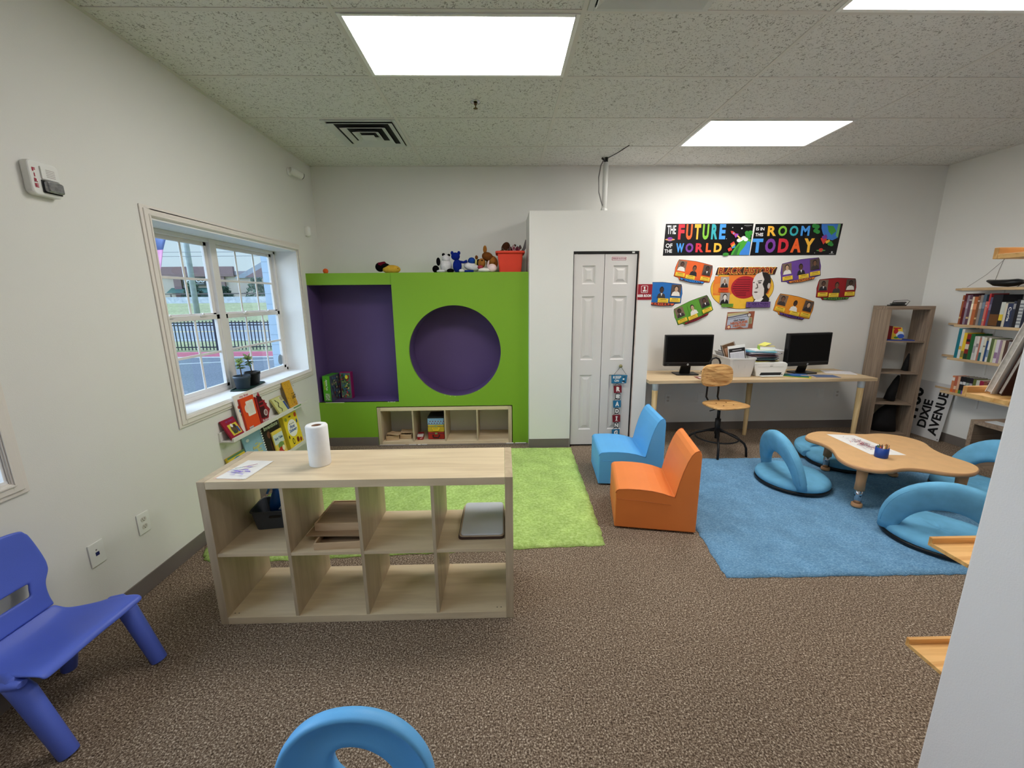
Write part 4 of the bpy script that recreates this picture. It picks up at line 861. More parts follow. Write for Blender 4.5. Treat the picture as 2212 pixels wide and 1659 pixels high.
# ------------------------------------------------------------------ plants and sill
ZSILL = WZ0+.0125
r = thing('plant_tray', 'dark green tray under the two potted succulents on the window sill', 'tray', (-2.105, 3.345, ZSILL), R(8))
b = MB(); b.box(-.06, .06, -.18, .17, 0, .003, C(20, 60, 50)); b.build('base', r); MB().sweep([(x, y, .006) for x, y in rrect(-.062, .062, -.182, .172, .03)], .004, .006, C(16, 44, 38), closed=True, n=6).build('rim', r)
M_LEAF = mat('succulent_leaf', rgb(150, 172, 110), .45, .25, 30); M_LEAFD = mat('succulent_leaf_dark', rgb(84, 110, 70), .5, .2, 30); M_STEM = mat('succulent_stem', rgb(96, 82, 66), .8, .15, 40)
def succulent(label, x, y, rp, hp, hs, lean, c, nl, seed):
    rg = random.Random(seed); r = thing('potted_succulent', label, 'plant', (x, y, ZSILL+.0035), 0, 'potted succulents on the sill')
    MB().lathe([(rp*.78, 0), (rp*.8, .003), (rp, hp*.8), (rp*1.06, hp*.81), (rp*1.07, hp), (rp*1.0, hp), (rp*.95, hp*.86), (0, hp*.86)], c, 28).build('pot', r)
    MB().lathe([(rp*.96, hp*.865), (rp*.5, hp*.885), (0, hp*.88)], C(60, 46, 36, .9), 20).build('soil', r)
    pts = [(0, 0, hp*.86), (lean[0]*.3, lean[1]*.3, hp+hs*.35), (lean[0]*.7, lean[1]*.7, hp+hs*.7), (lean[0], lean[1], hp+hs)]
    MB().tube(pts, .0045, M_STEM, 8).build('stem', r)
    b = MB()
    for k in range(nl):
        top = k < nl*.62; t_ = 1.0 if top else .55+.3*rg.random(); bx, by, bz = lean[0]*t_, lean[1]*t_, hp+hs*t_+(rg.uniform(-.012, .012))
        az = k*137.5; el = rg.uniform(5, 60) if top else rg.uniform(-35, 10); L_ = rg.uniform(.030, .042) if top else rg.uniform(.028, .038)
        b.ball((L_*.55, 0, 0), (L_*.55, L_*.30, .0045), M_LEAF if (top and rg.random() < .8) else M_LEAFD, TR(bx, by, bz) @ RZ(az) @ RY(-el), n=7)
    b.build('leaves', r)
succulent('potted succulent in the blue-grey pot, nearer the camera on the window sill', -2.10, 3.265, .058, .105, .105, (.005, -.015), mat('pot_blue_grey', rgb(58, 70, 84), .5, .04, 12), 24, 1)
succulent('potted succulent in the black pot, farther along the window sill', -2.10, 3.405, .056, .112, .115, (-.005, -.03), mat('pot_black', rgb(24, 26, 28), .45, .04, 12), 22, 4)

# ------------------------------------------------------------------ picture rails with books, left wall
M_RAIL = mat('rail_white', rgb(222, 220, 214), .5, .02, 9)
def rail(label, z, y0=2.765, y1=3.90):
    r = thing('book_rail', label, 'shelf', (XL, y0, z), 0, 'white book rails under the window'); L_ = y1-y0
    MB().box(.0003, .014, 0, L_, 0, .072, M_RAIL).build('back_board', r, bevel=.001); MB().box(.014, .104, 0, L_, 0, .010, M_RAIL).build('bottom_board', r, bevel=.001)
    MB().box(.092, .104, 0, L_, .010, .030, M_RAIL).build('front_lip', r, bevel=.001)
rail('upper white book rail under the window on the left wall', .612); rail('lower white book rail under the window on the left wall', .255)
def rbook(label, z, y, w_, L_, t_, cf, draw=None, xo=0, spin=0, name='picture_book', top=0, c_spine=None, outline=None):
    """book leaning back in a rail: bottom edge behind the lip, top against the wall"""
    xr_ = .0868-xo-t_*1.05; xb_ = XL+xr_; dx = top if top else xr_-.004
    dx = min(dx, .62*L_); ang = math.asin(dx/L_); r = thing(name, label, 'book', (xb_, y, z+.0115), 0, 'picture books on the wall rails')
    r.matrix_world = Matrix.Translation((xb_, y, z+.0112+math.sin(ang)*t_*0+.0005)) @ frame((0, 0, 0), (0, 1, 0), (-math.sin(ang), 0, math.cos(ang)), (math.cos(ang), 0, math.sin(ang))) @ RZ(spin)
    if outline: MB().prism(outline, 0, t_, C(*cf)).build('cover', r)
    else:
        b = MB(); b.box(0, w_, 0, L_, t_-.0015, t_, C(*cf)); b.box(0, w_, 0, L_, 0, .0015, C(*cf)); b.box(-.0015, 0, 0, L_, 0, t_, C(*(c_spine or cf))); b.build('cover', r)
        MB().box(.0, w_-.003, .003, L_-.003, .0015, t_-.0015, M_PAGES).build('pages', r)
    if draw: a = Art(Matrix(), n0=t_); draw(a, w_, L_); a.mb.build('cover_print', r, merge=False)
    return r
def d_photo(a, w, L):
    a.rect(.03, w-.012, .02, L-.045, (206, 186, 60)); a.ell(w*.55, L*.42, .03, .035, (90, 70, 50)); a.ell(w*.5, L*.62, .012, .014, (226, 220, 214)); a.ell(w*.68, L*.55, .012, .015, (60, 44, 34)); a.rect(w*.72, w*.84, .03, L*.5, (60, 86, 150)); a.rect(w*.35, w*.55, .03, L*.35, (50, 70, 50)); a.text('MY FAMILY', w*.55, L-.022, .013, (150, 60, 130), .02, width=w*.6)
def d_sci(a, w, L):
    a.rect(.004, w-.004, .004, L-.004, (236, 230, 222)); a.text('SCIENCE', w*.55, L-.055, .034, (30, 30, 40), .03, width=w*.8); a.text('my first', w*.5, L-.022, .016, (180, 40, 60), .02, width=w*.45)
    for k in range(6): a.ell(.03+k*.006, L-.09-k*.03, .014, .012, [(190, 60, 50), (60, 120, 170), (90, 150, 80)][k % 3])
def d_org(a, w, L):
    a.poly(rrect(w*.32, w*.88, L*.42, L*.88, .008), (232, 226, 214)); a.ell(w*.30, L*.66, .022, .03, (226, 214, 200))
    for k in range(8): a.rect(w*.40, w*.82, L*(.50+k*.042), L*(.50+k*.042)+.0015, (170, 160, 150))
    a.rect(w*.12, w*.42, .008, .03, (226, 220, 214)); 
    for k in range(9): a.rect(w*.15+k*.005, w*.15+k*.005+.002, .010, .026, (40, 36, 36))
def d_rob(a, w, L):
    a.poly([(.02, L*.2), (w*.6, L*.15), (w*.5, L*.85), (.02, L*.95)], (60, 16, 22)); a.ell(w*.55, L*.32, .026, .026, (206, 196, 196)); a.ell(w*.55, L*.32, .018, .018, (160, 120, 120)); a.rect(w*.2, w*.8, L*.55, L*.60, (150, 30, 40)); a.rect(w*.2, w*.7, L*.68, L*.72, (150, 30, 40)); a.text('Robots', w*.45, L*.1, .02, (230, 210, 210), .02, width=w*.6)
def d_grn(a, w, L):
    a.rect(.006, w-.006, .006, L-.006, (206, 208, 140)); a.rect(w*.80, w*.96, .01, L*.62, (50, 76, 140)); a.rect(w*.66, w*.96, L*.66, L*.94, (226, 222, 190))
    for k in range(12): a.ell(w*.30+.012*math.sin(k), L*.14+k*.0095, .007, .005, (70, 74, 50))
    for k in range(5): a.rect(w*.68, w*.94, L*(.70+k*.05), L*(.70+k*.05)+.003, (110, 100, 80))
def d_last(a, w, L):
    a.rect(.003, w-.003, .003, L-.003, (222, 170, 52)); rg = random.Random(9)
    for k in range(90):
        u, v = rg.uniform(.008, w-.008), rg.uniform(.012, L-.01)
        if L*.30 < v < L*.60 and w*.2 < u < w*.85: continue
        a.ell(u, v, rg.uniform(.002, .005), rg.uniform(.0015, .004), [(40, 36, 30), (196, 96, 40), (120, 110, 50)][k % 3], 7)
    a.text('LAST', w*.52, L*.40, .030, (36, 32, 26), .04, width=w*.5); a.text('THE VERY', w*.52, L*.52, .013, (36, 32, 26), .02, width=w*.46); a.rect(.0, w, .0, L*.04, (110, 150, 90))
zr = .612
rbook('small crimson book with a photo cover, leftmost on the upper rail', zr, 2.785, .14, .15, .012, (150, 24, 50), d_photo)
rbook('white science picture book behind the orange book on the upper rail', zr, 2.93, .235, .285, .010, (232, 226, 218), d_sci, .018, 0, top=.036)
rbook('orange book with white label in front of the white science book', zr, 2.965, .165, .252, .014, (222, 76, 28), d_org, .0, 0, top=.032, c_spine=(196, 60, 40))
rbook('dark red robot-shaped book right of the orange book on the upper rail', zr, 3.138, .16, .25, .008, (150, 24, 34), d_rob, .0, 0, top=.030, outline=[(0, 0), (.10, -.0), (.12, .05), (.155, .09), (.13, .12), (.11, .17), (.075, .20), (.06, .255), (.03, .215), (0, .23)])
rbook('small pale green and yellow book leaning low on the upper rail', zr, 3.42, .165, .15, .012, (196, 190, 110), d_grn)
rbook('orange-yellow book with black specks at the right end of the upper rail', zr, 3.60, .135, .25, .006, (214, 160, 50), d_last, .002, top=.056)
zr = .255
def d_sky(a, w, L):
    a.rect(.004, w-.004, .004, L-.004, (140, 180, 200)); rg = random.Random(2)
    for k in range(10): a.rect(w*.35+rg.uniform(0, .08), w*.35+rg.uniform(.02, .1)+.03, L*.35+k*.011, L*.35+k*.011+.008, (206, 200, 110))
    a.ell(w*.2, L*.85, .02, .012, (210, 220, 220)); a.text('Earth', w*.5, L*.6, .02, (214, 206, 110), .03, width=w*.3)
    for k in range(16): a.ell(w-.012, .01+k*L/16, .010, .006, (226, 226, 220), 8)
def d_inv(a, w, L):
    a.rect(.003, w-.003, .003, L-.003, (34, 28, 24)); a.text('Inventions', w*.52, L*.87, .034, (196, 206, 180), .03, width=w*.82); a.ell(w*.3, L*.68, .026, .03, (110, 70, 50)); a.ell(w*.45, L*.35, .05, .09, (74, 50, 34)); a.ell(w*.7, L*.5, .03, .06, (90, 84, 60))
def d_tale(a, w, L):
    a.rect(.003, w-.003, L*.5, L-.003, (206, 220, 214)); a.rect(.003, w-.003, .003, L*.5, (226, 196, 90)); a.rect(.003, w-.003, L*.88, L-.003, (232, 208, 80)); a.text('Fairy Tales', w*.5, L*.70, .022, (60, 100, 130), .03, width=w*.8); a.ell(w*.55, L*.42, w*.3, L*.12, (120, 150, 80)); a.ell(w*.45, L*.22, w*.25, L*.14, (190, 50, 40)); a.ell(w*.7, L*.28, w*.14, L*.1, (230, 220, 190))
def d_dict(a, w, L):
    a.rect(.003, w-.003, .003, L-.003, (238, 212, 50)); a.ell(w*.48, L*.56, w*.34, L*.26, (246, 244, 236)); a.text('First', w*.48, L*.60, .028, (40, 84, 160), .04, width=w*.34); a.text('Dictionary', w*.48, L*.50, .026, (40, 84, 160), .04, width=w*.54); a.text('My Very Own', w*.48, L*.70, .012, (40, 40, 50), .02, width=w*.34)
    a.ell(w*.86, L*.90, .020, .022, (200, 80, 40)); a.ell(w*.16, L*.88, .018, .016, (150, 160, 50)); a.ell(w*.86, L*.70, .012, .02, (50, 80, 120)); a.ell(w*.3, L*.18, .016, .03, (50, 44, 40)); a.ell(w*.3, L*.18, .009, .02, (238, 212, 50)); a.ell(w*.62, L*.16, .02, .026, (120, 50, 34)); a.ell(w*.82, L*.12, .016, .02, (150, 60, 30)); a.ell(w*.45, L*.92, .02, .008, (90, 80, 40)); a.ell(w*.08, L*.36, .008, .016, (60, 50, 30))
rbook('yellow and blue book lying low at the left end of the lower rail', zr, 2.785, .19, .225, .018, (214, 186, 50), lambda a, w, L: (a.rect(.004, w-.004, .004, L-.004, (214, 190, 60)), a.ell(w*.5, L*.7, w*.34, L*.2, (60, 130, 150)), a.rect(0, w, L*.93, L, (90, 130, 90))), .0)
rbook('light blue book with yellow patch on the lower rail', zr, 2.985, .235, .315, .008, (140, 180, 200), d_sky, .02)
rbook('large black inventions book on the lower rail', zr, 3.225, .25, .325, .012, (34, 28, 24), d_inv, .02, top=.050)
rbook('small fairy tale book in front of the black inventions book', zr, 3.31, .15, .235, .010, (226, 200, 90), d_tale, .0, top=.036)
rbook('thick yellow first dictionary at the right end of the lower rail', zr, 3.52, .235, .305, .034, (232, 204, 44), d_dict, .0, c_spine=(226, 198, 50))

# ------------------------------------------------------------------ boxes in the tall niche
ZN = .4975
r = thing('puzzle_box', 'green puzzle box standing at the left of the purple niche', 'box', (-1.960, 4.37, ZN+.0005), R(-8), 'puzzle boxes in the niche')
MB().box(0, .085, 0, .20, 0, .285, C(70, 150, 40)).build('carton', r, bevel=.002)
a = Art(frame((0, 0, 0), (1, 0, 0), (0, 0, 1), (0, -1, 0)), n0=.0004); a.rect(.002, .083, .002, .283, (84, 172, 40)); a.text('Alphabet Train', .045, .185, .020, (232, 240, 226), .03, rot=-90, width=.12); a.text('Floor Puzzle', .024, .18, .010, (230, 220, 60), .03, rot=-90, width=.09)
for i in range(4):
    for j in range(5): a.rect(.022+i*.014, .033+i*.014, .02+j*.015, .031+j*.015, [(190, 200, 180), (160, 180, 150), (220, 226, 214)][(i+j) % 3])
a.mb.build('front_print', r, merge=False)
rg = random.Random(8); a = Art(frame((.085, 0, 0), (0, 1, 0), (0, 0, 1), (1, 0, 0)), n0=.0004); a.rect(.002, .198, .002, .283, (70, 74, 90))
for k in range(60): a.ell(rg.uniform(.02, .18), rg.uniform(.02, .265), rg.uniform(.006, .018), rg.uniform(.006, .016), [(110, 60, 60), (60, 90, 120), (150, 140, 110), (50, 50, 70), (90, 120, 80)][k % 5], 9)
a.mb.build('side_print', r, merge=False)
r = thing('puzzle_box', 'magenta-edged puzzle box with colourful picture behind the green one', 'box', (-1.826, 4.51, ZN+.0005), R(-4), 'puzzle boxes in the niche')
MB().box(0, .125, 0, .06, 0, .30, C(140, 24, 90)).build('carton', r, bevel=.002)
a = Art(frame((0, 0, 0), (1, 0, 0), (0, 0, 1), (0, -1, 0)), n0=.0004); a.rect(.006, .119, .006, .29, (90, 120, 110))
for k in range(60): a.ell(rg.uniform(.018, .108), rg.uniform(.02, .275), rg.uniform(.005, .014), rg.uniform(.005, .016), [(180, 60, 60), (60, 110, 150), (206, 190, 120), (50, 90, 60), (120, 150, 80), (90, 50, 40)][k % 6], 9)
a.ell(.085, .25, .016, .022, (230, 220, 60)); a.mb.build('front_print', r, merge=False)

# ------------------------------------------------------------------ toys on top of the green wall
ZG = GT+.0003
def plush(n_, c, sc=120): return mat('plush_'+n_, rgb(*c), .95, .12, 25, bump=.5, bscale=sc, spec=.05)
tag(MB().ball((0, 0, .027), .027, C(232, 96, 30), n=12).build('ball', loc=(-1.845, 4.46, ZG)), 'small orange ball on top of the green wall near the window', 'ball')
def toy(label, x, y, rz=0): return thing('plush_toy', label, 'plush toy', (x, y, ZG), R(rz), 'soft toys on top of the green wall')
P_YEL, P_BRN, P_BRN2, P_WHT, P_BLK = plush('yellow', (206, 164, 60)), plush('brown', (110, 66, 30)), plush('tan', (150, 98, 44)), plush('white', (214, 212, 214)), plush('black', (14, 13, 14))
r = toy('yellow plush toy with dark red and black hat lying on the green wall', -1.18, 4.46)
MB().ball((.02, 0, .04), (.095, .06, .045), P_YEL, n=12).build('body', r); MB().ball((.085, -.01, .045), (.022, .03, .014), P_BRN, RY(0), n=8).build('paw', r); b = MB().ball((-.095, 0, .065), (.05, .05, .048), P_BLK, n=12); b.ball((-.05, 0, .075), (.055, .05, .03), P_BLK, n=10); b.build('head', r)
MB().lathe([(.046, 0), (.05, .02), (.04, .036), (0, .04)], plush('maroon', (96, 14, 34)), 20, TR(-.075, 0, .075) @ RY(-14)).build('hat', r)
r = toy('black and white plush toy leaning on the blue one', -.592, 4.475)
b = MB().ball((0, 0, .075), (.062, .05, .07), P_WHT, n=12); b.build('body', r); MB().ball((.005, -.01, .145), (.042, .04, .04), P_WHT, n=12).build('head', r)
for nm, c_, r_, M_ in (('ear', (-.02, -.01, .185), (.017, .01, .016), None), ('ear', (.035, -.01, .18), (.016, .01, .014), None), ('arm', (-.075, -.02, .115), (.022, .02, .042), RY(0)), ('foot', (-.105, -.02, .04), (.036, .026, .038), None), ('foot', (.05, -.035, .022), (.038, .026, .022), None)): MB().ball(c_, r_, P_BLK, M_, n=9).build(nm, r)
MB().ball((-.05, -.035, .017), (.045, .026, .017), P_WHT, n=9).build('leg', r)
r = toy('plain dark blue plush toy sitting on top of the green wall', -.47, 4.45); P_BLU = plush('blue', (22, 40, 128))
MB().ball((0, 0, .07), (.046, .04, .07), P_BLU, n=12).build('body', r); MB().ball((-.015, -.005, .165), (.046, .038, .040), P_BLU, n=12).build('head', r)
for x in (-.05, .02): MB().ball((x, 0, .20), (.016, .012, .020), P_BLU, n=8).build('ear', r)
MB().sweep([(.03, -.01, .11), (.07, -.015, .105), (.105, -.015, .118)], [.014, .012, .015], [.014, .012, .015], P_BLU, (0, 1, 0), 10).build('arm', r); MB().sweep([(.02, -.02, .03), (.07, -.03, .014), (.17, -.035, .012)], .012, .012, P_BLU, (0, 1, 0), 10).build('leg', r); MB().ball((.05, -.05, .018), (.03, .022, .018), P_WHT, n=9).build('foot', r)
r = toy('white plush cushion toy with a blue cap lying in the middle of the toys', -.335, 4.47)
MB().ball((0, 0, .062), (.085, .05, .042), P_WHT, RY(14), n=12, sq=.9).build('body', r); MB().ball((.035, -.002, .115), (.04, .04, .038), plush('cap_blue', (30, 66, 140)), RY(-10), n=10).build('cap', r); MB().ball((.062, -.01, .105), (.012, .036, .034), plush('cap_band', (200, 196, 120)), n=8).build('cap_band', r); MB().ball((.09, 0, .10), (.03, .03, .04), P_BLK, n=8).build('head', r)
r = toy('brown plush bear with big ears leaning towards the red bin', -.158, 4.49)
MB().ball((.05, .0, .10), (.062, .05, .075), P_BRN2, n=12).build('body', r); MB().ball((-.045, -.035, .155), (.06, .045, .046), P_BRN, RY(18), n=12).build('head', r); MB().ball((-.055, -.065, .095), (.04, .03, .048), P_BRN2, n=10).build('muzzle', r)
MB().ball((-.02, -.03, .235), (.020, .012, .040), P_BRN2, n=9).build('ear', r); MB().ball((-.11, -.03, .155), (.016, .012, .022), P_BRN, n=9).build('ear', r); MB().ball((.055, -.05, .12), (.034, .02, .036), P_BRN2, n=9).build('paw', r); MB().ball((.05, -.03, .05), (.036, .03, .045), P_BRN, n=9).build('leg', r); MB().ball((-.05, -.095, .12), (.009, .006, .006), P_BLK, n=6).build('nose', r)
r = toy('pink and white satin plush toy lying in front of the brown bear', -.150, 4.372)
M_SAT = mat('satin', rgb(226, 198, 196), .35, .2, 14, bump=.4, bscale=30); MB().ball((.045, 0, .042), (.048, .03, .042), M_SAT, n=12).build('body', r); MB().ball((-.03, 0, .022), (.07, .028, .022), mat('satin_white', rgb(232, 228, 220), .4, .08, 14), n=10).build('blanket', r); MB().sweep([(.0, 0, .05), (.008, -.01, .10), (.016, -.008, .118)], [.012, .009, .003], [.012, .009, .003], M_SAT, (0, 1, 0), 8).build('ear', r); MB().ball((-.075, .01, .05), (.03, .02, .022), C(150, 40, 50), n=8).build('scarf', r)
# red bin
r = thing('red_bin', 'red plastic bin of soft toys on top of the green wall beside the closet', 'bin', (.083, 4.50, ZG)); M_RB = mat('red_bin_plastic', rgb(222, 66, 44), .45, .03, 8)
b = MB(); R_ = []
for k, h in ((.84, 0), (.97, .19)): R_.append([(x*k, y*k, h) for x, y in rrect(-.135, .135, -.135, .135, .02)])
R_.append([(x*.94, y*.94, .19) for x, y in rrect(-.135, .135, -.135, .135, .02)]); R_.append([(x*.80, y*.80, .006) for x, y in rrect(-.135, .135, -.135, .135, .02)]); b.grid(R_, M_RB, cv=True, smooth=False); b.add(R_[0], [tuple(range(20))], M_RB); b.add(R_[-1], [tuple(range(20))], M_RB); b.build('body', r, bevel=.002)
MB().sweep([(x, y, .198) for x, y in rrect(-.142, .142, -.142, .142, .022)], .010, .012, M_RB, closed=True, n=8, sq=.6).build('rim', r)
r = thing('plush_toy', 'dark brown plush head and arm poking out of the red bin', 'plush toy', (.02, 4.50, ZG+.20), 0, 'soft toys in the red bin')
P_DK = plush('dark_brown', (66, 38, 24)); b = MB().ball((-.0, 0, .055), (.045, .04, .062), P_DK, RY(20), n=12); b.build('head', r); MB().ball((-.0, 0, .01), (.05, .04, .03), P_BRN2, n=10).build('neck', r); MB().sweep([(.075, 0, .03), (.10, -.01, .065), (.125, -.01, .078)], .014, .013, P_DK, (0, 1, 0), 9).build('arm', r)
rg = random.Random(15)
for k, (x, y, z, sx, sy, c_, lb) in enumerate(((-.055, 0, .010, .05, .07, (168, 158, 146), 'grey-beige cloth hanging over the left rim of the red bin'), (.04, -.03, .025, .06, .06, (176, 150, 150), 'dusty pink cloth toy in the middle of the red bin'), (.085, .0, .035, .05, .07, (190, 196, 200), 'pale grey cloth toy at the right of the red bin'), (.06, -.06, .012, .05, .03, (130, 60, 80), 'plum cloth scrap at the front of the red bin'))):
    P = [[(sx*1.6*(i/7-.5), sy*1.8*(j/6-.5), .035*math.sin(i*1.1+k)*math.cos(j*.9)+rg.uniform(-.006, .006)-.05*((i/7-.5)**2+(j/6-.5)**2)) for j in range(7)] for i in range(8)]
    tag(MB().grid(P, plush('cloth%d' % k, c_)).build('cloth_toy', sub=1, solid=.004, loc=(.083+x, 4.50+y, ZG+.222+z*1.3)), lb, 'cloth toy', 'soft toys in the red bin')
tag(MB().sweep([(.205, 4.47, ZG+.20), (.235, 4.47, ZG+.25), (.248, 4.47, ZG+.33)], [.012, .016, .004], [.003, .003, .002], C(96, 90, 92), (0, 1, 0), 8).build('ribbon'), 'thin grey flap standing up between the red bin and closet', 'ribbon')

# ------------------------------------------------------------------ posters on the back wall
def u_(px): return 1.787+(px-1431)*(3.75-1.787)/(1810-1431)         # wall x of a photo column
def banner(x0, x1, z0, z1, label, draw, sk):
    M_ = FB(0, 0, YB); a = Art(M_); a.mb.prism([(x0, z0), (x1, z0), (x1+sk, z1), (x0+sk, z1)], 0.0002, .001, C(14, 13, 15, .35), M_); a.n0 = .001; draw(a, x0, x1, z0, z1)
    return tag(a.mb.build('banner', merge=False), label, 'banner')
WH = (240, 240, 238); RB = [(206, 44, 60), (232, 96, 40), (240, 180, 60), (130, 190, 60), (56, 168, 176), (70, 150, 226), (120, 60, 150)]
def d_b1(a, x0, x1, z0, z1):
    w = x1-x0; h = z1-z0; U = lambda q: x0+w*q; V = lambda q: z0+h*q
    a.text('THE', U(.082), V(.80), .088, WH, .02, width=.098)
    a.ell(U(.07), V(.52), .032, .022, (130, 60, 160)); a.ell(U(.07), V(.51), .055, .010, (226, 160, 90)); a.ell(U(.07), V(.535), .03, .012, (130, 60, 160))
    for k, ch in enumerate('FUTURE'): a.text(ch, U(.19+k*.094), V(.72), .145, RB[k], .045, width=.070)
    a.text('OF', U(.062), V(.31), .042, WH, .02, width=.075); a.text('THE', U(.058), V(.14), .036, WH, .02, width=.085)
    cw = [RB[5], RB[6], RB[0], RB[1], RB[2]]
    for k, ch in enumerate('WORLD'): a.text(ch, U(.19+k*.108), V(.23), .088, cw[k], .045, width=.088 if ch != 'L' else .06)
    # half globe, rocket, flag, plants
    g = [(U(1.0), z0+.002)]+[(U(.985)+.20*math.cos(R(t)), z0-.02+.19*math.sin(R(t))) for t in range(92, 174, 6)]
    g = [p for p in g if p[1] >= z0+.002 and p[0] <= x1-.002+(p[1]-z0)*.0]; g.append((U(.79), z0+.002))
    a.poly([(U(.995), z0+.002), (U(.995), z0+.17), (U(.95), z0+.178), (U(.90), z0+.165), (U(.86), z0+.13), (U(.82), z0+.08), (U(.79), z0+.03), (U(.78), z0+.002)], (70, 160, 50))
    a.poly([(U(.995), z0+.002), (U(.995), z0+.14), (U(.96), z0+.15), (U(.93), z0+.09), (U(.89), z0+.04), (U(.88), z0+.002)], (60, 130, 210)); a.poly([(U(.80), z0+.002), (U(.84), z0+.08), (U(.88), z0+.12), (U(.86), z0+.05), (U(.85), z0+.002)], (50, 110, 50))
    for dx, dy in ((0, 0), (.03, .015), (.055, 0), (-.02, -.01)): a.ell(U(.88)+dx, V(.50)+dy, .026, .020, (236, 236, 236), 14)
    a.poly([(U(.80), V(.68)), (U(.83), V(.66)), (U(.895), V(.50)), (U(.87), V(.50))], (236, 200, 110)); M2 = TR(U(.79), V(.69), 0) @ RZ(-35+90+90)
    a.poly([(-.05, -.012), (.02, -.014), (.045, 0), (.02, .014), (-.05, .012)], (200, 60, 60), M2); a.ell(.0, 0, .009, .009, (110, 160, 220), 10, M2); a.poly([(-.05, -.026), (-.02, -.012), (-.02, .012), (-.05, .026)], (150, 70, 170), M2)
    for dx, dy, q in ((0, 0, .03), (.03, .02, .026), (-.02, .02, .022), (.015, -.02, .022)): a.ell(U(.955)+dx*.8, V(.64)+dy, q, q, (50, 140, 50), 12)
    for k, c in enumerate(((206, 60, 50), (232, 150, 50), (60, 150, 190))): a.poly([(U(.76+k*.012), V(.36-k*.05)), (U(.80+k*.01), V(.44-k*.05)), (U(.82), V(.34-k*.05)), (U(.78), V(.27-k*.03))], c)
    a.poly([(U(.735), V(.20)), (U(.77), V(.26)), (U(.79), V(.16)), (U(.75), V(.12))], (214, 60, 50))
    a.ell(U(.72), V(.03), .035, .018, (60, 140, 50), 12)
    for x, z, q in ((.77, .87, .005), (.875, .84, .009), (.71, .52, .004)): a.ell(U(x), V(z), q, q, WH, 8)
    a.rect(U(.90), U(.985), V(.925), V(.935), (170, 170, 170)); a.rect(U(.92), U(.96), V(.895), V(.90), (150, 150, 150))
def d_b2(a, x0, x1, z0, z1):
    w = x1-x0; h = z1-z0; U = lambda q: x0+w*q; V = lambda q: z0+h*q
    a.text('IS IN', U(.088), V(.84), .032, WH, .02, width=.092); a.text('THIS', U(.082), V(.66), .034, WH, .02, width=.088)
    for k, (ch, c) in enumerate(zip('ROOM', (RB[2], RB[3], RB[4], RB[5]))): a.text(ch, U(.215+k*.130), V(.76), .098, c, .035, width=.098)
    for k, (ch, c) in enumerate(zip('TODAY', (RB[5], RB[6], RB[0], RB[1], RB[2]))): a.text(ch, U(.075+k*.148), V(.29), .135, c, .05, width=.118)
    a.poly([(U(.78), V(.985)), (U(.998)+.0, V(.985)), (U(.985), V(.55)), (U(.93), V(.47)), (U(.86), V(.52)), (U(.81), V(.68)), (U(.785), V(.85))], (60, 120, 200)); a.poly([(U(.85), V(.94)), (U(.92), V(.92)), (U(.96), V(.76)), (U(.91), V(.64)), (U(.87), V(.76))], (70, 150, 60)); a.poly([(U(.97), V(.985)), (U(.999), V(.985)), (U(.99), V(.55)), (U(.96), V(.62))], (110, 170, 110))
    a.poly([(U(.79), V(.53)), (U(.84), V(.62)), (U(.87), V(.46)), (U(.83), V(.34))], (206, 60, 50)); a.poly([(U(.80), V(.60)), (U(.85), V(.66)), (U(.87), V(.56)), (U(.82), V(.50))], (120, 60, 150)); a.poly([(U(.85), V(.44)), (U(.89), V(.50)), (U(.91), V(.44)), (U(.86), V(.36))], (232, 180, 60))
    for x, z, q in ((.70, .93, .028), (.73, .90, .03), (.72, .78, .028), (.745, .74, .026), (.90, .36, .024), (.925, .33, .022), (.91, .40, .02)): a.ell(U(x), V(z), q, q*.8, (50, 136, 60), 12)
    a.ell(U(.81), V(.16), .026, .02, (200, 56, 50)); a.ell(U(.81), V(.15), .052, .008, (90, 150, 80)); a.ell(U(.81), V(.172), .024, .012, (200, 56, 50)); a.ell(U(.94), V(.09), .010, .010, (200, 200, 200), 10); a.rect(U(.91), U(.965), V(.035), V(.045), (200, 200, 200)); a.ell(U(.74), V(.07), .004, .004, WH, 6)
banner(1.790, 2.765, 2.036, 2.372, 'left half of the black banner with the words the future of the world', d_b1, .012)
banner(2.772, 3.752, 2.032, 2.366, 'right half of the black banner with the words is in this room today', d_b2, .028)
SK = [(196, 160, 130), (90, 60, 46), (120, 84, 62), (70, 48, 38)]
def portrait(a, u, v, w, h, bgc, skin, coat, hair=(30, 24, 22), style=0, M2=None):
    """a printed photograph: head, hair, shoulders"""
    a.rect(u-w/2, u+w/2, v-h/2, v+h/2, bgc, M2); a.poly([(u-w*.44, v-h*.5), (u-w*.34, v-h*.2), (u-w*.1, v-h*.08), (u+w*.12, v-h*.08), (u+w*.36, v-h*.2), (u+w*.46, v-h*.5)], coat, M2)
    a.ell(u, v+h*.16, w*.23, h*.25, hair, 14, M2); a.ell(u+w*.01, v+h*.10, w*.17, h*.21, skin, 14, M2); a.rect(u-w*.06, u+w*.07, v-h*.16, v, skin, M2)
    a.ell(u-w*.06, v+h*.13, w*.03, h*.018, hair, 6, M2); a.ell(u+w*.08, v+h*.13, w*.03, h*.018, hair, 6, M2); a.rect(u-w*.04, u+w*.06, v-.0+h*.005, v+h*.02, (90, 50, 44), M2)
    if style: a.poly([(u-w*.08, v-h*.10), (u+w*.1, v-h*.10), (u+w*.02, v-h*.34)], (232, 230, 226), M2)
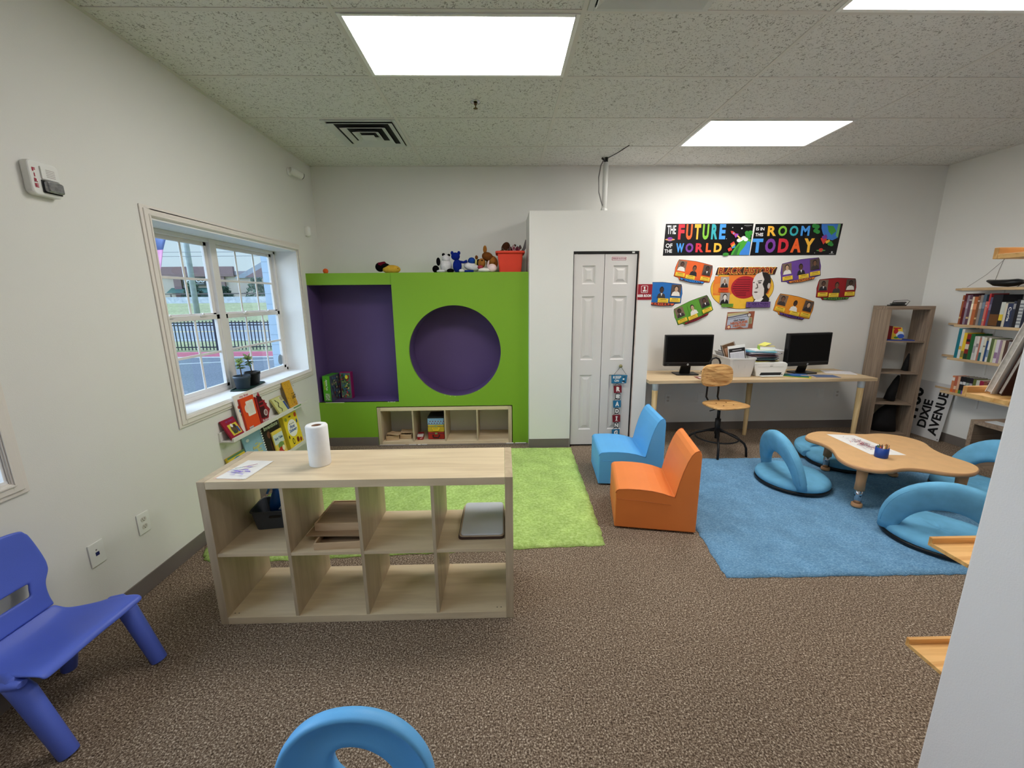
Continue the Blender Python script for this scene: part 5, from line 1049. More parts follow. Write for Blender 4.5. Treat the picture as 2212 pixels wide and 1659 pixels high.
def cluster(label, x, z, rot, main, tab, word, seed, tw=.52, th=.27):
    rg = random.Random(seed); M_ = FB(x, z, YB) @ RZ(rot); a = Art(M_); k = tw/.52
    oc = [(-.25, .02), (-.235, .10), (-.225, .125), (-.10, .135), (0, .14), (.10, .135), (.225, .125), (.235, .10), (.25, .02), (.245, -.03), (.245, -.09), (.18, -.10), (.16, -.125), (0, -.135), (-.16, -.125), (-.18, -.10), (-.245, -.09), (-.245, -.03)]
    big = [(p[0]*1.035*k, p[1]*1.06*k) for p in oc]; a.mb.prism(big, .0002, .0008, M_PAPER, M_); a.n0 = .0008
    a.poly([(p[0]*1.012*k, p[1]*1.02*k) for p in oc], (44, 34, 34)); a.poly([(p[0]*.995*k, p[1]*.985*k) for p in oc], main)
    for q, (u, v) in enumerate(((-.17, .055), (0, .03), (.17, .055))):
        portrait(a, u*k, v*k, .115*k, .13*k if q != 1 else .15*k, [(122, 100, 84), main, (86, 70, 62)][q], SK[(seed+q) % 4], [(60, 52, 50), (226, 222, 214), (40, 36, 40)][(q+seed) % 3], style=(q+seed) % 2)
    for u, v in ((-.17, -.055), (.03*(-1)**seed, -.066), (.17, -.055)):
        a.rect((u-.065)*k, (u+.06)*k, (v-.026)*k, (v+.022)*k, (236, 200, 60)); a.rect((u-.04)*k, (u+.036)*k, (v+.007)*k, (v+.013)*k, (90, 70, 30))
        for j in range(2): a.rect((u-.052)*k, (u+.046)*k, (v-.008-j*.010)*k, (v-.005-j*.010)*k, (150, 120, 50))
    a.poly([(-.17*k, -.096*k), (.17*k, -.096*k), (.155*k, -.122*k), (0, -.132*k), (-.155*k, -.122*k)], (40, 34, 36)); a.poly([(-.165*k, -.098*k), (.165*k, -.098*k), (.15*k, -.119*k), (0, -.129*k), (-.15*k, -.119*k)], tab)
    a.text(word, 0, -.1125*k, .019*k, (30, 24, 40), .04, width=.25*k, space=1.3); return tag(a.mb.build('wall_cutout', merge=False), label, 'poster', 'portrait cutouts around the central poster')
cluster('orange musicians cutout poster at the upper left of the group', 2.150, 1.855, -10, (222, 96, 40), (40, 130, 206), 'MUSICIANS', 1, .445)
cluster('blue leaders cutout poster partly behind the closet corner', 1.800, 1.615, -3, (30, 104, 176), (214, 90, 50), 'LEADERS', 2, .50)
cluster('green scientists cutout poster tilted upward at the lower left', 2.185, 1.425, 23, (90, 150, 50), (140, 28, 36), 'SCIENTISTS', 3, .455)
cluster('purple inventors cutout poster at the upper right of the group', 3.375, 1.860, 9, (106, 70, 150), (222, 130, 50), 'INVENTORS', 4, .475)
cluster('dark red athletes cutout poster at the far right', 3.815, 1.655, 1, (150, 30, 34), (90, 140, 60), 'ATHLETES', 5, .475)
cluster('yellow-orange authors cutout poster at the lower right', 3.350, 1.455, -13, (222, 140, 40), (90, 56, 130), 'AUTHORS', 6, .475)
# central poster
M_ = FB(2.735, 1.690, YB); a = Art(M_)
def ellp(A, B, n=48): return [(A*math.cos(2*PI*k/n), B*math.sin(2*PI*k/n)-.0) for k in range(n)]
a.mb.prism([(p[0]-.01, p[1]-.015) for p in ellp(.372, .240)], .0002, .0008, M_PAPER, M_); a.mb.prism([(-.345, .13), (.355, .13), (.375, .225), (-.325, .225)], .0003, .0009, M_PAPER, M_); a.n0 = .0009
a.poly([(p[0]-.01, p[1]-.015) for p in ellp(.366, .233)], (50, 34, 30)); a.poly([(p[0]-.01, p[1]-.015) for p in ellp(.361, .228)], (230, 180, 56))
a.poly([(-.335, .12), (-.18, .12), (-.18, .18), (.18, .18), (.26, .1), (.32, .02), (.30, -.08), (.17, -.08), (.0, .0), (-.15, -.09), (-.34, -.09), (-.35, .02)], (222, 120, 46)); a.poly([(-.33, .03), (-.2, .06), (-.15, -.03), (-.28, -.08), (-.34, -.06)], (226, 140, 50))
a.ell(.015, -.005, .155, .125, (168, 34, 44), 36)
for k in range(8): wv = .13-.055*abs(k-3.5)/3.5; a.rect(.0-wv, .075 if k < 6 else .04, .075-k*.024, .083-k*.024, (110, 20, 34))
a.poly([(-.335, .135), (.345, .135), (.365, .215), (-.315, .215)], (60, 30, 26)); a.text('BLACK HISTORY', .012, .176, .066, (226, 180, 70), .075, width=.665, shear=.12); a.text('BLACK HISTORY', .012, .176, .062, (140, 36, 30), .035, width=.645, shear=.12)
portrait(a, -.222, .055, .095, .115, (170, 156, 144), (150, 120, 96), (40, 36, 36), (206, 200, 194), 1); a.rect(-.285, -.17, -.055, -.008, (206, 76, 36)); a.rect(-.27, -.18, -.028, -.022, (120, 30, 24)); a.rect(-.26, -.19, -.042, -.038, (120, 40, 24))
portrait(a, -.205, -.125, .11, .125, (156, 146, 138), (222, 214, 206), (24, 22, 22), (22, 20, 20), 1); a.rect(-.235, -.10, -.222, -.185, (96, 140, 50)); a.rect(-.22, -.115, -.2, -.196, (50, 84, 30))
# large grey portrait
a.poly([(.12, -.17), (.15, -.12), (.19, -.11), (.26, -.08), (.31, -.135), (.30, -.19), (.14, -.19)], (26, 24, 24)); a.poly([(.13, -.17), (.16, -.12), (.21, -.11), (.24, -.13), (.20, -.175)], (226, 222, 220))
a.poly([(.095, .06), (.10, .0), (.105, -.08), (.13, -.13), (.17, -.145), (.22, -.12), (.26, -.07), (.285, .0), (.295, .08), (.285, .12), (.25, .155), (.19, .165), (.13, .14), (.105, .10)], (214, 206, 200)); a.poly([(.19, .163), (.25, .155), (.29, .12), (.305, .06), (.295, -.0), (.275, -.06), (.24, -.10), (.235, -.02), (.21, .03), (.225, .08), (.20, .13)], (36, 30, 28))
a.ell(.175, .045, .020, .008, (60, 50, 46), 10); a.ell(.108, .048, .010, .007, (70, 60, 54), 8); a.poly([(.15, .066), (.20, .074), (.20, .064), (.15, .058)], (44, 38, 34)); a.poly([(.135, .04), (.15, .0), (.125, -.018), (.15, -.022), (.165, -.01), (.155, .03)], (110, 100, 94)); a.ell(.142, -.058, .024, .006, (84, 60, 56), 10); a.ell(.283, .01, .016, .032, (190, 180, 172), 12)
a.rect(.045, .325, -.232, -.165, (60, 40, 70)); a.rect(.049, .321, -.228, -.169, (104, 76, 132)); a.text('Dr. Carter G. Woodson', .185, -.188, .019, (44, 20, 80), .05, width=.235); a.text('Father of Black History Month', .185, -.212, .012, (50, 26, 80), .03, width=.235)
tag(a.mb.build('wall_poster', merge=False), 'oval yellow and orange black history poster in the middle of the wall', 'poster')
M_ = FB(2.737, 1.312, YB) @ RZ(1.5); a = Art(M_); a.mb.prism([(-.165, -.098), (.155, -.094), (.168, .102), (-.150, .100)], .0002, .001, C(150, 84, 60), M_); a.n0 = .001
a.poly([(-.150, -.085), (.10, -.085), (.12, .08), (-.14, .06)], (176, 182, 196)); a.poly([(-.145, .05), (.10, .085), (.09, .1), (-.148, .085)], (190, 178, 130)); a.poly([(-.148, .04), (.09, .078), (.09, .070), (-.148, .03)], (60, 56, 58)); a.poly([(-.148, .02), (.12, .055), (.12, .051), (-.148, .016)], (60, 56, 58)); a.ell(.105, .06, .024, .024, (50, 40, 40)); a.ell(.105, .06, .018, .018, (206, 196, 190)); a.ell(-.125, -.07, .024, .024, (150, 50, 40)); a.ell(-.125, -.07, .016, .016, (226, 190, 150))
a.rect(.10, .14, -.04, .03, (190, 184, 140))
for k in range(4): a.rect(.105, .135, -.034+k*.016, -.026+k*.016, (60, 60, 50))
a.text('Civil Rights', -.01, .008, .016, (70, 64, 60), .03, rot=5, width=.13); a.text('HEADLINE', -.01, -.022, .026, (190, 100, 60), .04, rot=5, width=.20); a.text('HEROES', -.005, -.056, .026, (196, 110, 70), .04, rot=5, width=.15); a.poly([(-.165, -.098), (.155, -.094), (.15, -.08), (.05, -.085), (0, -.07), (-.05, -.088), (-.16, -.09)], (150, 84, 60))
tag(a.mb.build('wall_poster', merge=False), 'small tan and grey headline heroes sheet below the oval poster', 'poster')

# ------------------------------------------------------------------ tall bookcase in the corner
BA = (4.19, 4.42); BRZ = -16
r = thing('bookcase', 'tall narrow grey-brown open bookcase standing angled in the corner', 'bookcase', (BA[0], BA[1], 0), R(BRZ)); BW, BH, BD = .42, 1.47, .285; t = .038
for x in (0, BW-t): MB().box(x, x+t, 0, BD, 0, BH-t-.0005, M_OAKD).build('side_panel', r, bevel=.001)
M_OAKH = wood('dark_oak_across', rgb(120, 102, 86), rgb(156, 136, 116), 0, 20, 2.2, .55)
MB().box(0, BW, 0, BD, BH-t, BH, M_OAKH).build('top_panel', r, bevel=.001); MB().box(t, BW-t, 0, BD, 0, t, M_OAKH).build('bottom_panel', r, bevel=.001)
for k in range(1, 4): z = t+k*.3365+(k-1)*.016; MB().box(t, BW-t, .003, BD, z, z+.016, M_OAKH).build('shelf_board', r)
def bc(x, y, z=0): c, s_ = math.cos(R(BRZ)), math.sin(R(BRZ)); return (BA[0]+c*x-s_*y, BA[1]+s_*x+c*y, z)
zt = t+3*.3365+3*.016
r = thing('toy_box', 'red and yellow toy box with a white and blue picture in the tall bookcase', 'box', bc(.062, .12, zt+.0095), R(BRZ-6))
MB().box(-.01, .06, -.03, .10, 0, .145, C(122, 20, 24)).build('carton', r, bevel=.002)
a = Art(FB(.11, .07, -.032), n0=.0004); a.mb.prism([(-.05, -.07), (.045, -.07), (.05, -.02), (.03, .06), (-.05, .072)], 0, .0008, C(226, 190, 50), a.M)
a.ell(.02, -.015, .035, .034, (206, 214, 222)); a.ell(.03, -.035, .03, .026, (50, 84, 170)); a.ell(-.02, .02, .02, .03, (190, 40, 36)); a.rect(-.045, .02, .045, .06, (190, 40, 36)); a.ell(-.01, -.05, .02, .012, (60, 130, 60)); a.mb.build('picture', r, merge=False)
tag(MB().box(-.14, .11, -.055, .15, 0, .008, C(40, 64, 150)).build('flat_book', loc=bc(.19, .07, zt+.0007), rz=R(BRZ)), 'thin blue book lying flat under the toy box in the bookcase', 'book')
def bookend(label, x, y, z, rz):
    r = thing('wire_bookend', label, 'bookend', (x, y, z), R(rz), 'black wire bookends')
    MB().tube([(-.05, .06, .004), (-.05, .02, .055), (.07, .0, .06), (.09, -.005, .05), (.05, -.02, .004)], .0025, M_BLACK, 6).build('wire', r)
    b = MB(); b.prism([(-.12, -.05), (.03, -.06), (.06, .03), (-.10, .04)], 0, .012, M_BPLAS); b.prism([(-.11, -.045), (.02, -.05), (.04, .02), (-.08, .03)], .014, .028, M_BPLAS); b.prism([(-.07, -.05), (.03, -.05), (.03, .02), (-.07, .01)], .03, .042, C(48, 40, 36)); b.build('black_pouch', r, bevel=.004)
bookend('black wire bookend with a black pouch on top of the tall bookcase', *bc(.16, .12)[:2], BH+.0005, -10)
tag(MB().box(-.10, .11, -.07, .07, 0, .0015, M_PAPER).build('paper_sheet', loc=bc(.29, .13, BH+.0005), rz=R(BRZ)), 'white sheet of paper on top of the tall bookcase', 'paper')
r = thing('black_bag', 'tall black bag slumped behind and inside the lower bookcase shelves', 'bag', bc(.21, .14, t+.0005), R(BRZ))
MB().sweep([(.0, 0, .006), (.0, 0, .10), (.03, 0, .22), (.07, 0, .315)], [.13, .12, .075, .035], [.09, .09, .07, .04], mat('black_fabric', rgb(20, 18, 18), .9, .2, 20), (0, 1, 0), 16, sq=.7).build('bag_body', r)
r = thing('black_bag', 'black pointed folded bag standing in the middle bookcase cell', 'bag', bc(.235, .14, t+.3365+.0170), R(BRZ)); MB().sweep([(.0, 0, .012), (.015, 0, .12), (.04, 0, .24), (.052, 0, .30)], [.05, .045, .026, .010], [.05, .045, .03, .01], mat('black_fabric', rgb(20, 18, 18), .9, .2, 20), (0, 1, 0), 14).build('bag_body', r)
r = thing('black_bag', 'black folded bag tip standing in the third bookcase cell up', 'bag', bc(.33, .14, t+2*.3365+2*.016+.001), R(BRZ)); MB().sweep([(.0, 0, .008), (.004, 0, .10), (.014, 0, .20)], [.03, .02, .006], [.04, .03, .01], mat('black_fabric', rgb(20, 18, 18), .9, .2, 20), (0, 1, 0), 14).build('bag_body', r)

# ------------------------------------------------------------------ address sign
r = thing('address_sign', 'white sign with black address lettering leaning sideways on the right wall', 'sign')
SW, SH = .47, .63; an = R(6)
r.matrix_world = frame((XR-.085, 4.155+SW, .004), (0, -1, 0), (math.sin(an), 0, math.cos(an)), (-math.cos(an), 0, math.sin(an)))
MB().box(0, SW, 0, SH, -.004, 0, mat('sign_white', rgb(196, 194, 192), .5, .04, 6)).build('panel', r, bevel=.001)
a = Art(Matrix(), n0=.0001); KB = (16, 15, 16)
a.text('AVENUE', SW-.085, .30, .092, KB, .035, rot=90, width=.50); a.text('DIXIE', SW-.215, .26, .092, KB, .035, rot=90, width=.32); a.text('4100', SW-.36, .33, .12, KB, .04, rot=90, width=.42)
for u, v in ((SW-.015, .02), (SW-.015, SH-.02)): a.ell(u, v, .006, .006, (60, 60, 60), 10)
a.mb.build('lettering', r, merge=False)

# ------------------------------------------------------------------ shelves and books on the right wall
M_SHO = wood('shelf_pine', rgb(172, 142, 104), rgb(204, 176, 136), 1, 16, 3, .5)
SHX, SHY0, SHY1 = 4.64, 3.05, 4.135
SZ = [1.652, 1.290, .950, .597]
for k, z in enumerate(SZ):
    r = thing('wall_shelf', '%s wooden shelf on the right wall beside the bookcase' % ['topmost', 'second from the top', 'third from the top', 'lowest'][k], 'shelf', (XR, SHY0, z), 0, 'wooden shelves on the right wall')
    MB().box(SHX-XR, -.0005, 0, SHY1-SHY0, -.026, 0, M_SHO).build('board', r, bevel=.0015)
    b = MB(); b.box(-.03, -.0005, SHY1-SHY0+.001, SHY1-SHY0+.22, -.022, -.002, M_SHO); b.build('wall_cleat', r)
    for y0_ in (.3, SHY1-SHY0-.2): MB().box(-.012, -.0005, y0_, y0_+.02, -.16, -.0265, M_WPLAS).build('bracket', r)
def sbook(label, y, z, t_, h, d_, c, band=None, ttl=None, lean=0, x0=SHX+.012, top=(214, 206, 190)):
    r = thing('book', label, 'book', (x0, y, z+.0008), 0, 'books on the right wall shelves')
    if lean: r.rotation_euler = (R(-lean), 0, 0)
    b = MB(); b.box(0, d_, -.0015, 0, 0, h, C(*c)); b.box(0, d_, -t_, -t_+.0015, 0, h, C(*c)); b.box(-.0015, 0, -t_, 0, 0, h, C(*c)); b.build('cover', r)
    MB().box(0.0002, d_-.004, -t_+.0015, -.0015, .002, h-.003, C(*top)).build('pages', r)
    if band or ttl:
        a = Art(FRW(0, 0, -.0016), n0=.0002)
        if band:
            for (v0, v1, cc) in band: a.rect(0.001, t_-.001, h*v0, h*v1, cc)
        if ttl: a.text(ttl, t_/2, h*.55, t_*.5, (226, 224, 216), .03, rot=-90, width=h*.6)
        a.mb.build('spine_print', r, merge=False)
    return y-t_-.0012
names2 = [('orange-brown', (150, 84, 50)), ('dark crimson', (92, 26, 32)), ('grey-lilac', (134, 122, 134)), ('plum', (92, 62, 78)), ('cream', (214, 200, 176)), ('rust orange', (176, 98, 56)), ('walnut brown', (122, 80, 54)), ('warm grey', (140, 128, 120)), ('slate blue', (78, 96, 112)), ('salmon pink', (196, 112, 100)), ('crimson red', (176, 52, 56)), ('dusky violet', (84, 78, 104))]
y = 4.115; w2 = [.018, .022, .020, .024, .018, .030, .018, .022, .026, .018, .014, .018]; h2 = [.29, .305, .29, .295, .275, .275, .285, .29, .295, .23, .305, .27]
order = ['first', 'second', 'third', 'fourth', 'fifth', 'sixth', 'seventh', 'eighth', 'ninth', 'tenth', 'eleventh', 'twelfth', 'thirteenth', 'fourteenth', 'fifteenth', 'sixteenth', 'seventeenth', 'eighteenth', 'nineteenth', 'twentieth', 'twenty-first', 'twenty-second']
for k, (nm, c) in enumerate(names2):
    y = sbook('%s book, %s from the bookcase end of the second shelf' % (nm, order[k]), y, SZ[1], w2[k], h2[k], .17, c, [(.2, .26, (200, 170, 120)), (.8, .84, (190, 180, 170))] if k % 3 == 0 else [(.55, .75, tuple(min(255, q+40) for q in c))])
y = sbook('large black hardback with brown picture in the middle of the second shelf', y, SZ[1], .075, .295, .19, (26, 26, 34), [(.02, .38, (104, 66, 32))])
rest2 = [('white and yellow', (196, 200, 190), .032, .225, [(.25, .5, (216, 186, 50)), (.0, .25, (30, 28, 30))], None), ('cream narrow', (206, 196, 176), .018, .215, None, None), ('navy hardback lettered', (44, 54, 84), .040, .215, None, 'Currie'), ('dark slate', (50, 54, 70), .020, .235, [(.7, .9, (150, 150, 150))], None), ('black wide', (24, 24, 30), .024, .25, None, None), ('pale grey labelled', (190, 194, 194), .032, .245, [(.1+.12*q, .16+.12*q, (120, 124, 130)) for q in range(7)], None), ('dark navy', (36, 40, 56), .022, .24, None, None), ('grey-blue', (96, 104, 116), .022, .17, None, None), ('brick red', (140, 58, 42), .030, .225, None, None), ('orange paperback', (196, 110, 52), .018, .17, None, None), ('tan paperback', (170, 130, 80), .018, .17, None, None), ('dark red', (120, 36, 34), .028, .21, None, None), ('pink-red', (170, 70, 80), .02, .18, None, None)]
for k, (nm, c, t_, h, bd, tt) in enumerate(rest2): y = sbook('%s book, %s after the black hardback on the second shelf' % (nm, order[k]), y, SZ[1], t_, h, .16, c, bd, tt)
row3 = [('teal picture', (24, 110, 124), .030, .30, None, 0), ('white tall picture', (206, 208, 204), .024, .295, [(.3, .42, (196, 160, 60))], 0), ('yellow picture', (220, 184, 44), .028, .26, [(.05, .3, (130, 120, 60))], 0), ('red and black', (130, 34, 30), .034, .25, [(0, .22, (30, 60, 40)), (.4, .6, (210, 190, 170)), (.7, .8, (30, 26, 26))], 0), ('dark green picture', (32, 92, 48), .034, .255, None, 0), ('pale grey thin', (190, 188, 182), .022, .235, [(.3, .6, (150, 146, 146))], 0), ('off-white thin', (206, 200, 192), .020, .235, [(.55, .7, (140, 130, 130))], 0), ('brick pink thin', (176, 110, 92), .014, .22, None, 0), ('white and teal', (200, 204, 198), .022, .235, [(0, .35, (40, 96, 100))], 0), ('cream striped', (206, 200, 176), .020, .23, [(.6, .66, (120, 110, 100))], 0), ('navy thin', (38, 66, 110), .016, .20, None, 0), ('white thin leaning', (214, 212, 206), .018, .23, [(.2, .5, (120, 140, 160))], 0), ('moss green', (80, 98, 56), .024, .225, None, 0), ('lime and white', (188, 196, 150), .018, .22, None, 0), ('white with lilac', (206, 198, 204), .026, .22, [(.2, .45, (140, 110, 140))], 0), ('lilac thin', (150, 124, 146), .018, .21, None, 0), ('beige thin', (200, 188, 168), .022, .215, None, 0), ('dark brown', (84, 58, 50), .024, .22, None, 0), ('grey thin', (150, 148, 146), .02, .21, None, 0)]
y = 4.085
for k, (nm, c, t_, h, bd, ln) in enumerate(row3): y = sbook('%s book, %s from the bookcase end of the third shelf' % (nm, order[k]), y, SZ[2], t_, h, .17, c, bd)
row4 = [('white and orange comic', (196, 120, 80), .026, .17, [(.0, .2, (210, 96, 40)), (.7, .9, (220, 214, 206))]), ('rust and white comic', (176, 96, 70), .024, .17, [(.2, .4, (220, 190, 160))]), ('pale peach comic', (206, 160, 130), .022, .17, [(0, .2, (214, 150, 60))]), ('black numbered comic', (28, 26, 30), .026, .175, [(.55, .7, (190, 190, 190)), (0, .2, (60, 120, 60))]), ('black lettered comic', (24, 24, 28), .028, .175, [(.55, .72, (200, 200, 200)), (0, .2, (120, 90, 160))]), ('black and green comic', (30, 32, 28), .028, .175, [(.5, .7, (150, 160, 150)), (0, .25, (110, 140, 50))]), ('black and purple comic', (34, 26, 40), .028, .175, [(.5, .7, (170, 160, 170)), (0, .25, (110, 70, 130))]), ('olive comic', (96, 104, 50), .026, .17, [(0, .3, (170, 180, 60))]), ('grey-white comic', (190, 190, 176), .028, .165, None), ('crimson paperback', (140, 30, 60), .034, .165, [(.1, .3, (190, 80, 90))]), ('brown paperback', (130, 76, 56), .03, .16, None), ('dark plum paperback', (80, 40, 50), .03, .16, None)]
y = 4.05
for k, (nm, c, t_, h, bd) in enumerate(row4): y = sbook('%s, %s from the bookcase end of the lowest shelf' % (nm, order[k]), y, SZ[3], t_, h, .14, c, bd)
r = thing('black_pouch', 'crumpled black pouch on the topmost right wall shelf', 'pouch', (SHX+.07, 3.83, SZ[0]+.0008), R(8))
MB().sweep([(0, .13, .062), (0, .07, .040), (0, -.02, .036), (0, -.08, .042), (0, -.13, .045)], [.03, .055, .06, .05, .03], [.012, .030, .034, .032, .014], M_BPLAS, (0, 0, 1), 12).build('pouch', r)
tag(MB().tube([(SHX+.05, 3.72, SZ[0]+.004), (SHX+.06, 3.66, SZ[0]+.06), (SHX+.06, 3.60, SZ[0]+.085), (SHX+.06, 3.40, SZ[0]+.08), (SHX+.05, 3.38, SZ[0]+.004)], .003, M_BLACK, 6).build('wire_bookend'), 'grey wire bookend beside the black pouch on the topmost shelf', 'bookend', 'black wire bookends')
tag(MB().tube([(XR-.004, 4.00, 1.935), (XR-.006, 4.02, 1.82), (XR-.006, 4.04, SZ[0]+.02)], .0016, C(130, 124, 118), 5).build('string'), 'thin vertical string hanging on the right wall above the shelf', 'string')
tag(MB().tube([(XR-.004, 3.995, 1.92), (XR-.006, 4.12, 1.78), (XR-.006, 4.27, SZ[0]+.01)], .0013, C(150, 144, 138), 5).build('string'), 'thin slanting string from the nail on the right wall', 'string')
# low cube unit by the right wall
r = thing('cube_unit', 'low grey-brown open cube unit half hidden by the partition', 'shelf', (4.40, 3.20, 0)); q = .45
for a_ in ((0, q, 0, .036, 0, .40), (0, q, .40-.036, .40, 0, .40)): MB().box(*a_, M_OAKH).build('side_panel', r, bevel=.001)
MB().box(0, q, 0, .40, .40, .436, M_OAKH).build('top_panel', r, bevel=.001); MB().box(0, q, .036, .364, 0, .036, M_OAKH).build('bottom_panel', r)
flat('booklet', 'white booklet lying on the low cube unit by the right wall', 'booklet', 4.50, 3.42, .12, .2, 4, (200, 206, 210), z=.4365, t_=.004)

# ------------------------------------------------------------------ ledges on the back of the partition
M_LED = wood('ledge_pine', rgb(204, 148, 82), rgb(240, 194, 126), 0, 18, 2.6, .45)
for k, (z, lb) in enumerate(((.437, 'lowest pine book ledge on the partition, near the floor'), (.823, 'second pine book ledge up on the partition, over the floor seat'), (1.326, 'pine book ledge on the partition holding the leaning picture book'), (1.722, 'highest pine book ledge on the partition, seen from below'))):
    r = thing('book_ledge', lb, 'shelf', (PX+.002, PY, z), 0, 'pine book ledges on the partition')
    MB().box(0, .9, .0005, .106, -.031, -.018, M_LED).build('base_board', r, bevel=.001); MB().box(0, .9, .1062, .118, -.031, 0, M_LED).build('front_lip', r, bevel=.0015)
    MB().box(0, .9, .0005, .012, -.0178, .012 if k != 9 else 0, M_LED).build('back_rail', r, bevel=.001) if k == 3 else None
def ledge_book(label, x, z, w_, h, t_, ang, y, c):
    r = thing('picture_book', label, 'book', (x, y, z), 0, 'picture books on the partition ledge'); r.rotation_euler = (R(ang), 0, 0)
    b = MB(); b.box(0, w_, 0, .002, 0, h, C(*c)); b.box(0, w_, t_-.002, t_, 0, h, C(*c)); b.box(w_-.002, w_, 0.002, t_-.002, 0, h, C(*c)); b.build('cover', r)
    MB().box(.003, w_-.002, .002, t_-.002, .003, h-.003, mat('grey_pages', rgb(196, 188, 178), .8, .15, 90)).build('pages', r); return r
ledge_book('large pale picture book leaning on the partition ledge, page edges showing', PX+.045, 1.3086, .26, .30, .017, 14, PY+.080, (222, 216, 208))
ledge_book('dark brown picture book upright behind the pale leaning one', PX+.052, 1.3086, .24, .26, .012, 14, PY+.060, (64, 34, 26))

# ------------------------------------------------------------------ royal blue plastic child chair, left
r = thing('plastic_chair', 'royal blue plastic child chair against the left wall', 'chair', (-1.78, 1.40, 0))
def lerp(a, b_, t_): return a+(b_-a)*t_
prof = [(.165, .302, .196), (.158, .318, .200), (.135, .324, .202), (.08, .318, .196), (.0, .304, .178), (-.06, .303, .160), (-.10, .318, .146), (-.125, .35, .134), (-.140, .40, .130), (-.148, .455, .132)]
P = []
for i, (x, z, hw) in enumerate(prof):
    row = []
    for j in range(15):
        v = -1+2*j/14; e = abs(v); row.append((x+(.018*e*e if i < 3 else 0)-(.012*(1-e*e) if i > 6 else 0), v*hw, z+(.012*e**3 if i < 6 else 0)-(.012*(1-e*e) if 2 < i < 7 else 0)))
    P.append(row)
# seat shell, two side stems and the wide backrest; a slot stays open between the stems
seat = MB().grid(P[:8], M_PLBLUE); seat.build('seat', r, solid=.012, sub=2)
def backpt(s_, v):
    """s_ 0 seat rear .. 1 top of the backrest"""
    hw = [.134, .132, .134, .142, .168, .172, .169, .164, .158, .150, .138]; k = min(9.999, s_*10); hwi = lerp(hw[int(k)], hw[int(k)+1], k-int(k)); z = lerp(.35, .70, s_)
    return (-.125-.055*s_**.8-.014*(1-v*v)*min(1, s_*2), v*hwi, z-(.012*v**4 if s_ > .95 else 0))
b = MB(); NS, NV = 22, 20; vid = {}; vs = []; fs = []
for i in range(NS):
    for j in range(NV):
        s0, v0 = i/NS, -1+2*j/NV
        if .24 < (i+.5)/NS < .37 and abs(v0+1/NV) < .62: continue
        q = []
        for (ii, jj) in ((i, j), (i, j+1), (i+1, j+1), (i+1, j)):
            if (ii, jj) not in vid: vid[(ii, jj)] = len(vs); vs.append(backpt(ii/NS, -1+2*jj/NV))
            q.append(vid[(ii, jj)])
        fs.append(tuple(q))
b.add(vs, fs, M_PLBLUE, smooth=True); b.build('backrest', r, solid=.016, sub=2)
for sy in (-1, 1):
    MB().sweep([(.04, sy*.196, .297), (.072, sy*.200, .30), (.10, sy*.198, .27), (.202, sy*.19, .0)] if sy > 0 else [(.02, sy*.175, .297), (.062, sy*.190, .298), (.09, sy*.19, .26), (.198, sy*.200, .0)], [.030, .036, .036, .030], [.022, .030, .034, .030], M_PLBLUE, (0, 1, .1), 16).build('leg', r, bevel=.004)
    MB().sweep([(-.06, sy*.13, .30), (-.075, sy*.135, .285), (-.09, sy*.14, .25), (-.165, sy*.155, .0)], [.026, .030, .030, .027], [.02, .028, .030, .027], M_PLBLUE, (0, 1, .1), 16).build('leg', r, bevel=.004)
    MB().sweep([(-.05, sy*.15, .300), (.0, sy*.180, .298), (.06, sy*.203, .305), (.115, sy*.205, .312)], [.012, .02, .024, .016], [.012, .014, .016, .010], M_PLBLUE, (0, 0, 1), 12).build('side_rail', r)

# ------------------------------------------------------------------ sky blue chair cut off by the bottom edge
r = thing('plastic_chair', 'sky blue plastic chair with a hole in its rounded back, cut by the bottom edge', 'chair', (-.375, .80, 0))
n = 72; hc, ha, hb, hr = (.022, .472), .084, .054, R(-36); oc_ = (0, .425)
def outer(a):
    c, s_ = math.cos(a), math.sin(a); return (oc_[0]+.196*math.copysign(abs(c)**.92, c), oc_[1]+(.212*math.copysign(abs(s_)**.92, s_) if s_ > 0 else .20*s_))
def hole(a):
    a2 = a-hr; x, z = ha*math.cos(a2), hb*math.sin(a2); return (hc[0]+x*math.cos(hr)-z*math.sin(hr), hc[1]+x*math.sin(hr)+z*math.cos(hr))
prf = [(0, .0), (0.015, -.014), (.06, -.022), (.14, -.020), (.24, -.013), (.5, -.008), (.8, -.010), (.93, -.014), (1.0, -.006), (1.0, .010), (.93, .018), (.5, .022), (.15, .020), (.02, .012)]
rows = []
for k in range(n):
    a = 2*PI*k/n; o_, h_ = outer(a), hole(a)
    rows.append([(lerp(o_[0], h_[0], t_), d-.35*lerp(o_[0], h_[0], t_)**2, lerp(o_[1], h_[1], t_)) for t_, d in prf])
MB().grid(rows, M_SKYPL, M=TR(0, 0, 0), cu=True, cv=True).build('backrest', r)
P = []
for i in range(8):
    s_ = i/7; P.append([(lerp(.165, .18, s_)*(-1+2*j/10), -.03-.30*s_, .30-.014*math.sin(PI*s_)+.010*abs(-1+2*j/10)**3) for j in range(11)])
MB().grid(P, M_SKYPL).build('seat', r, solid=.016, sub=1)
for sx in (-1, 1):
    MB().sweep([(sx*.15, -.05, .29), (sx*.17, .01, 0)], [.026, .022], [.026, .022], M_SKYPL, (0, 1, 0), 14).build('leg', r); MB().sweep([(sx*.16, -.30, .29), (sx*.18, -.35, 0)], [.026, .022], [.026, .022], M_SKYPL, (0, 1, 0), 14).build('leg', r)

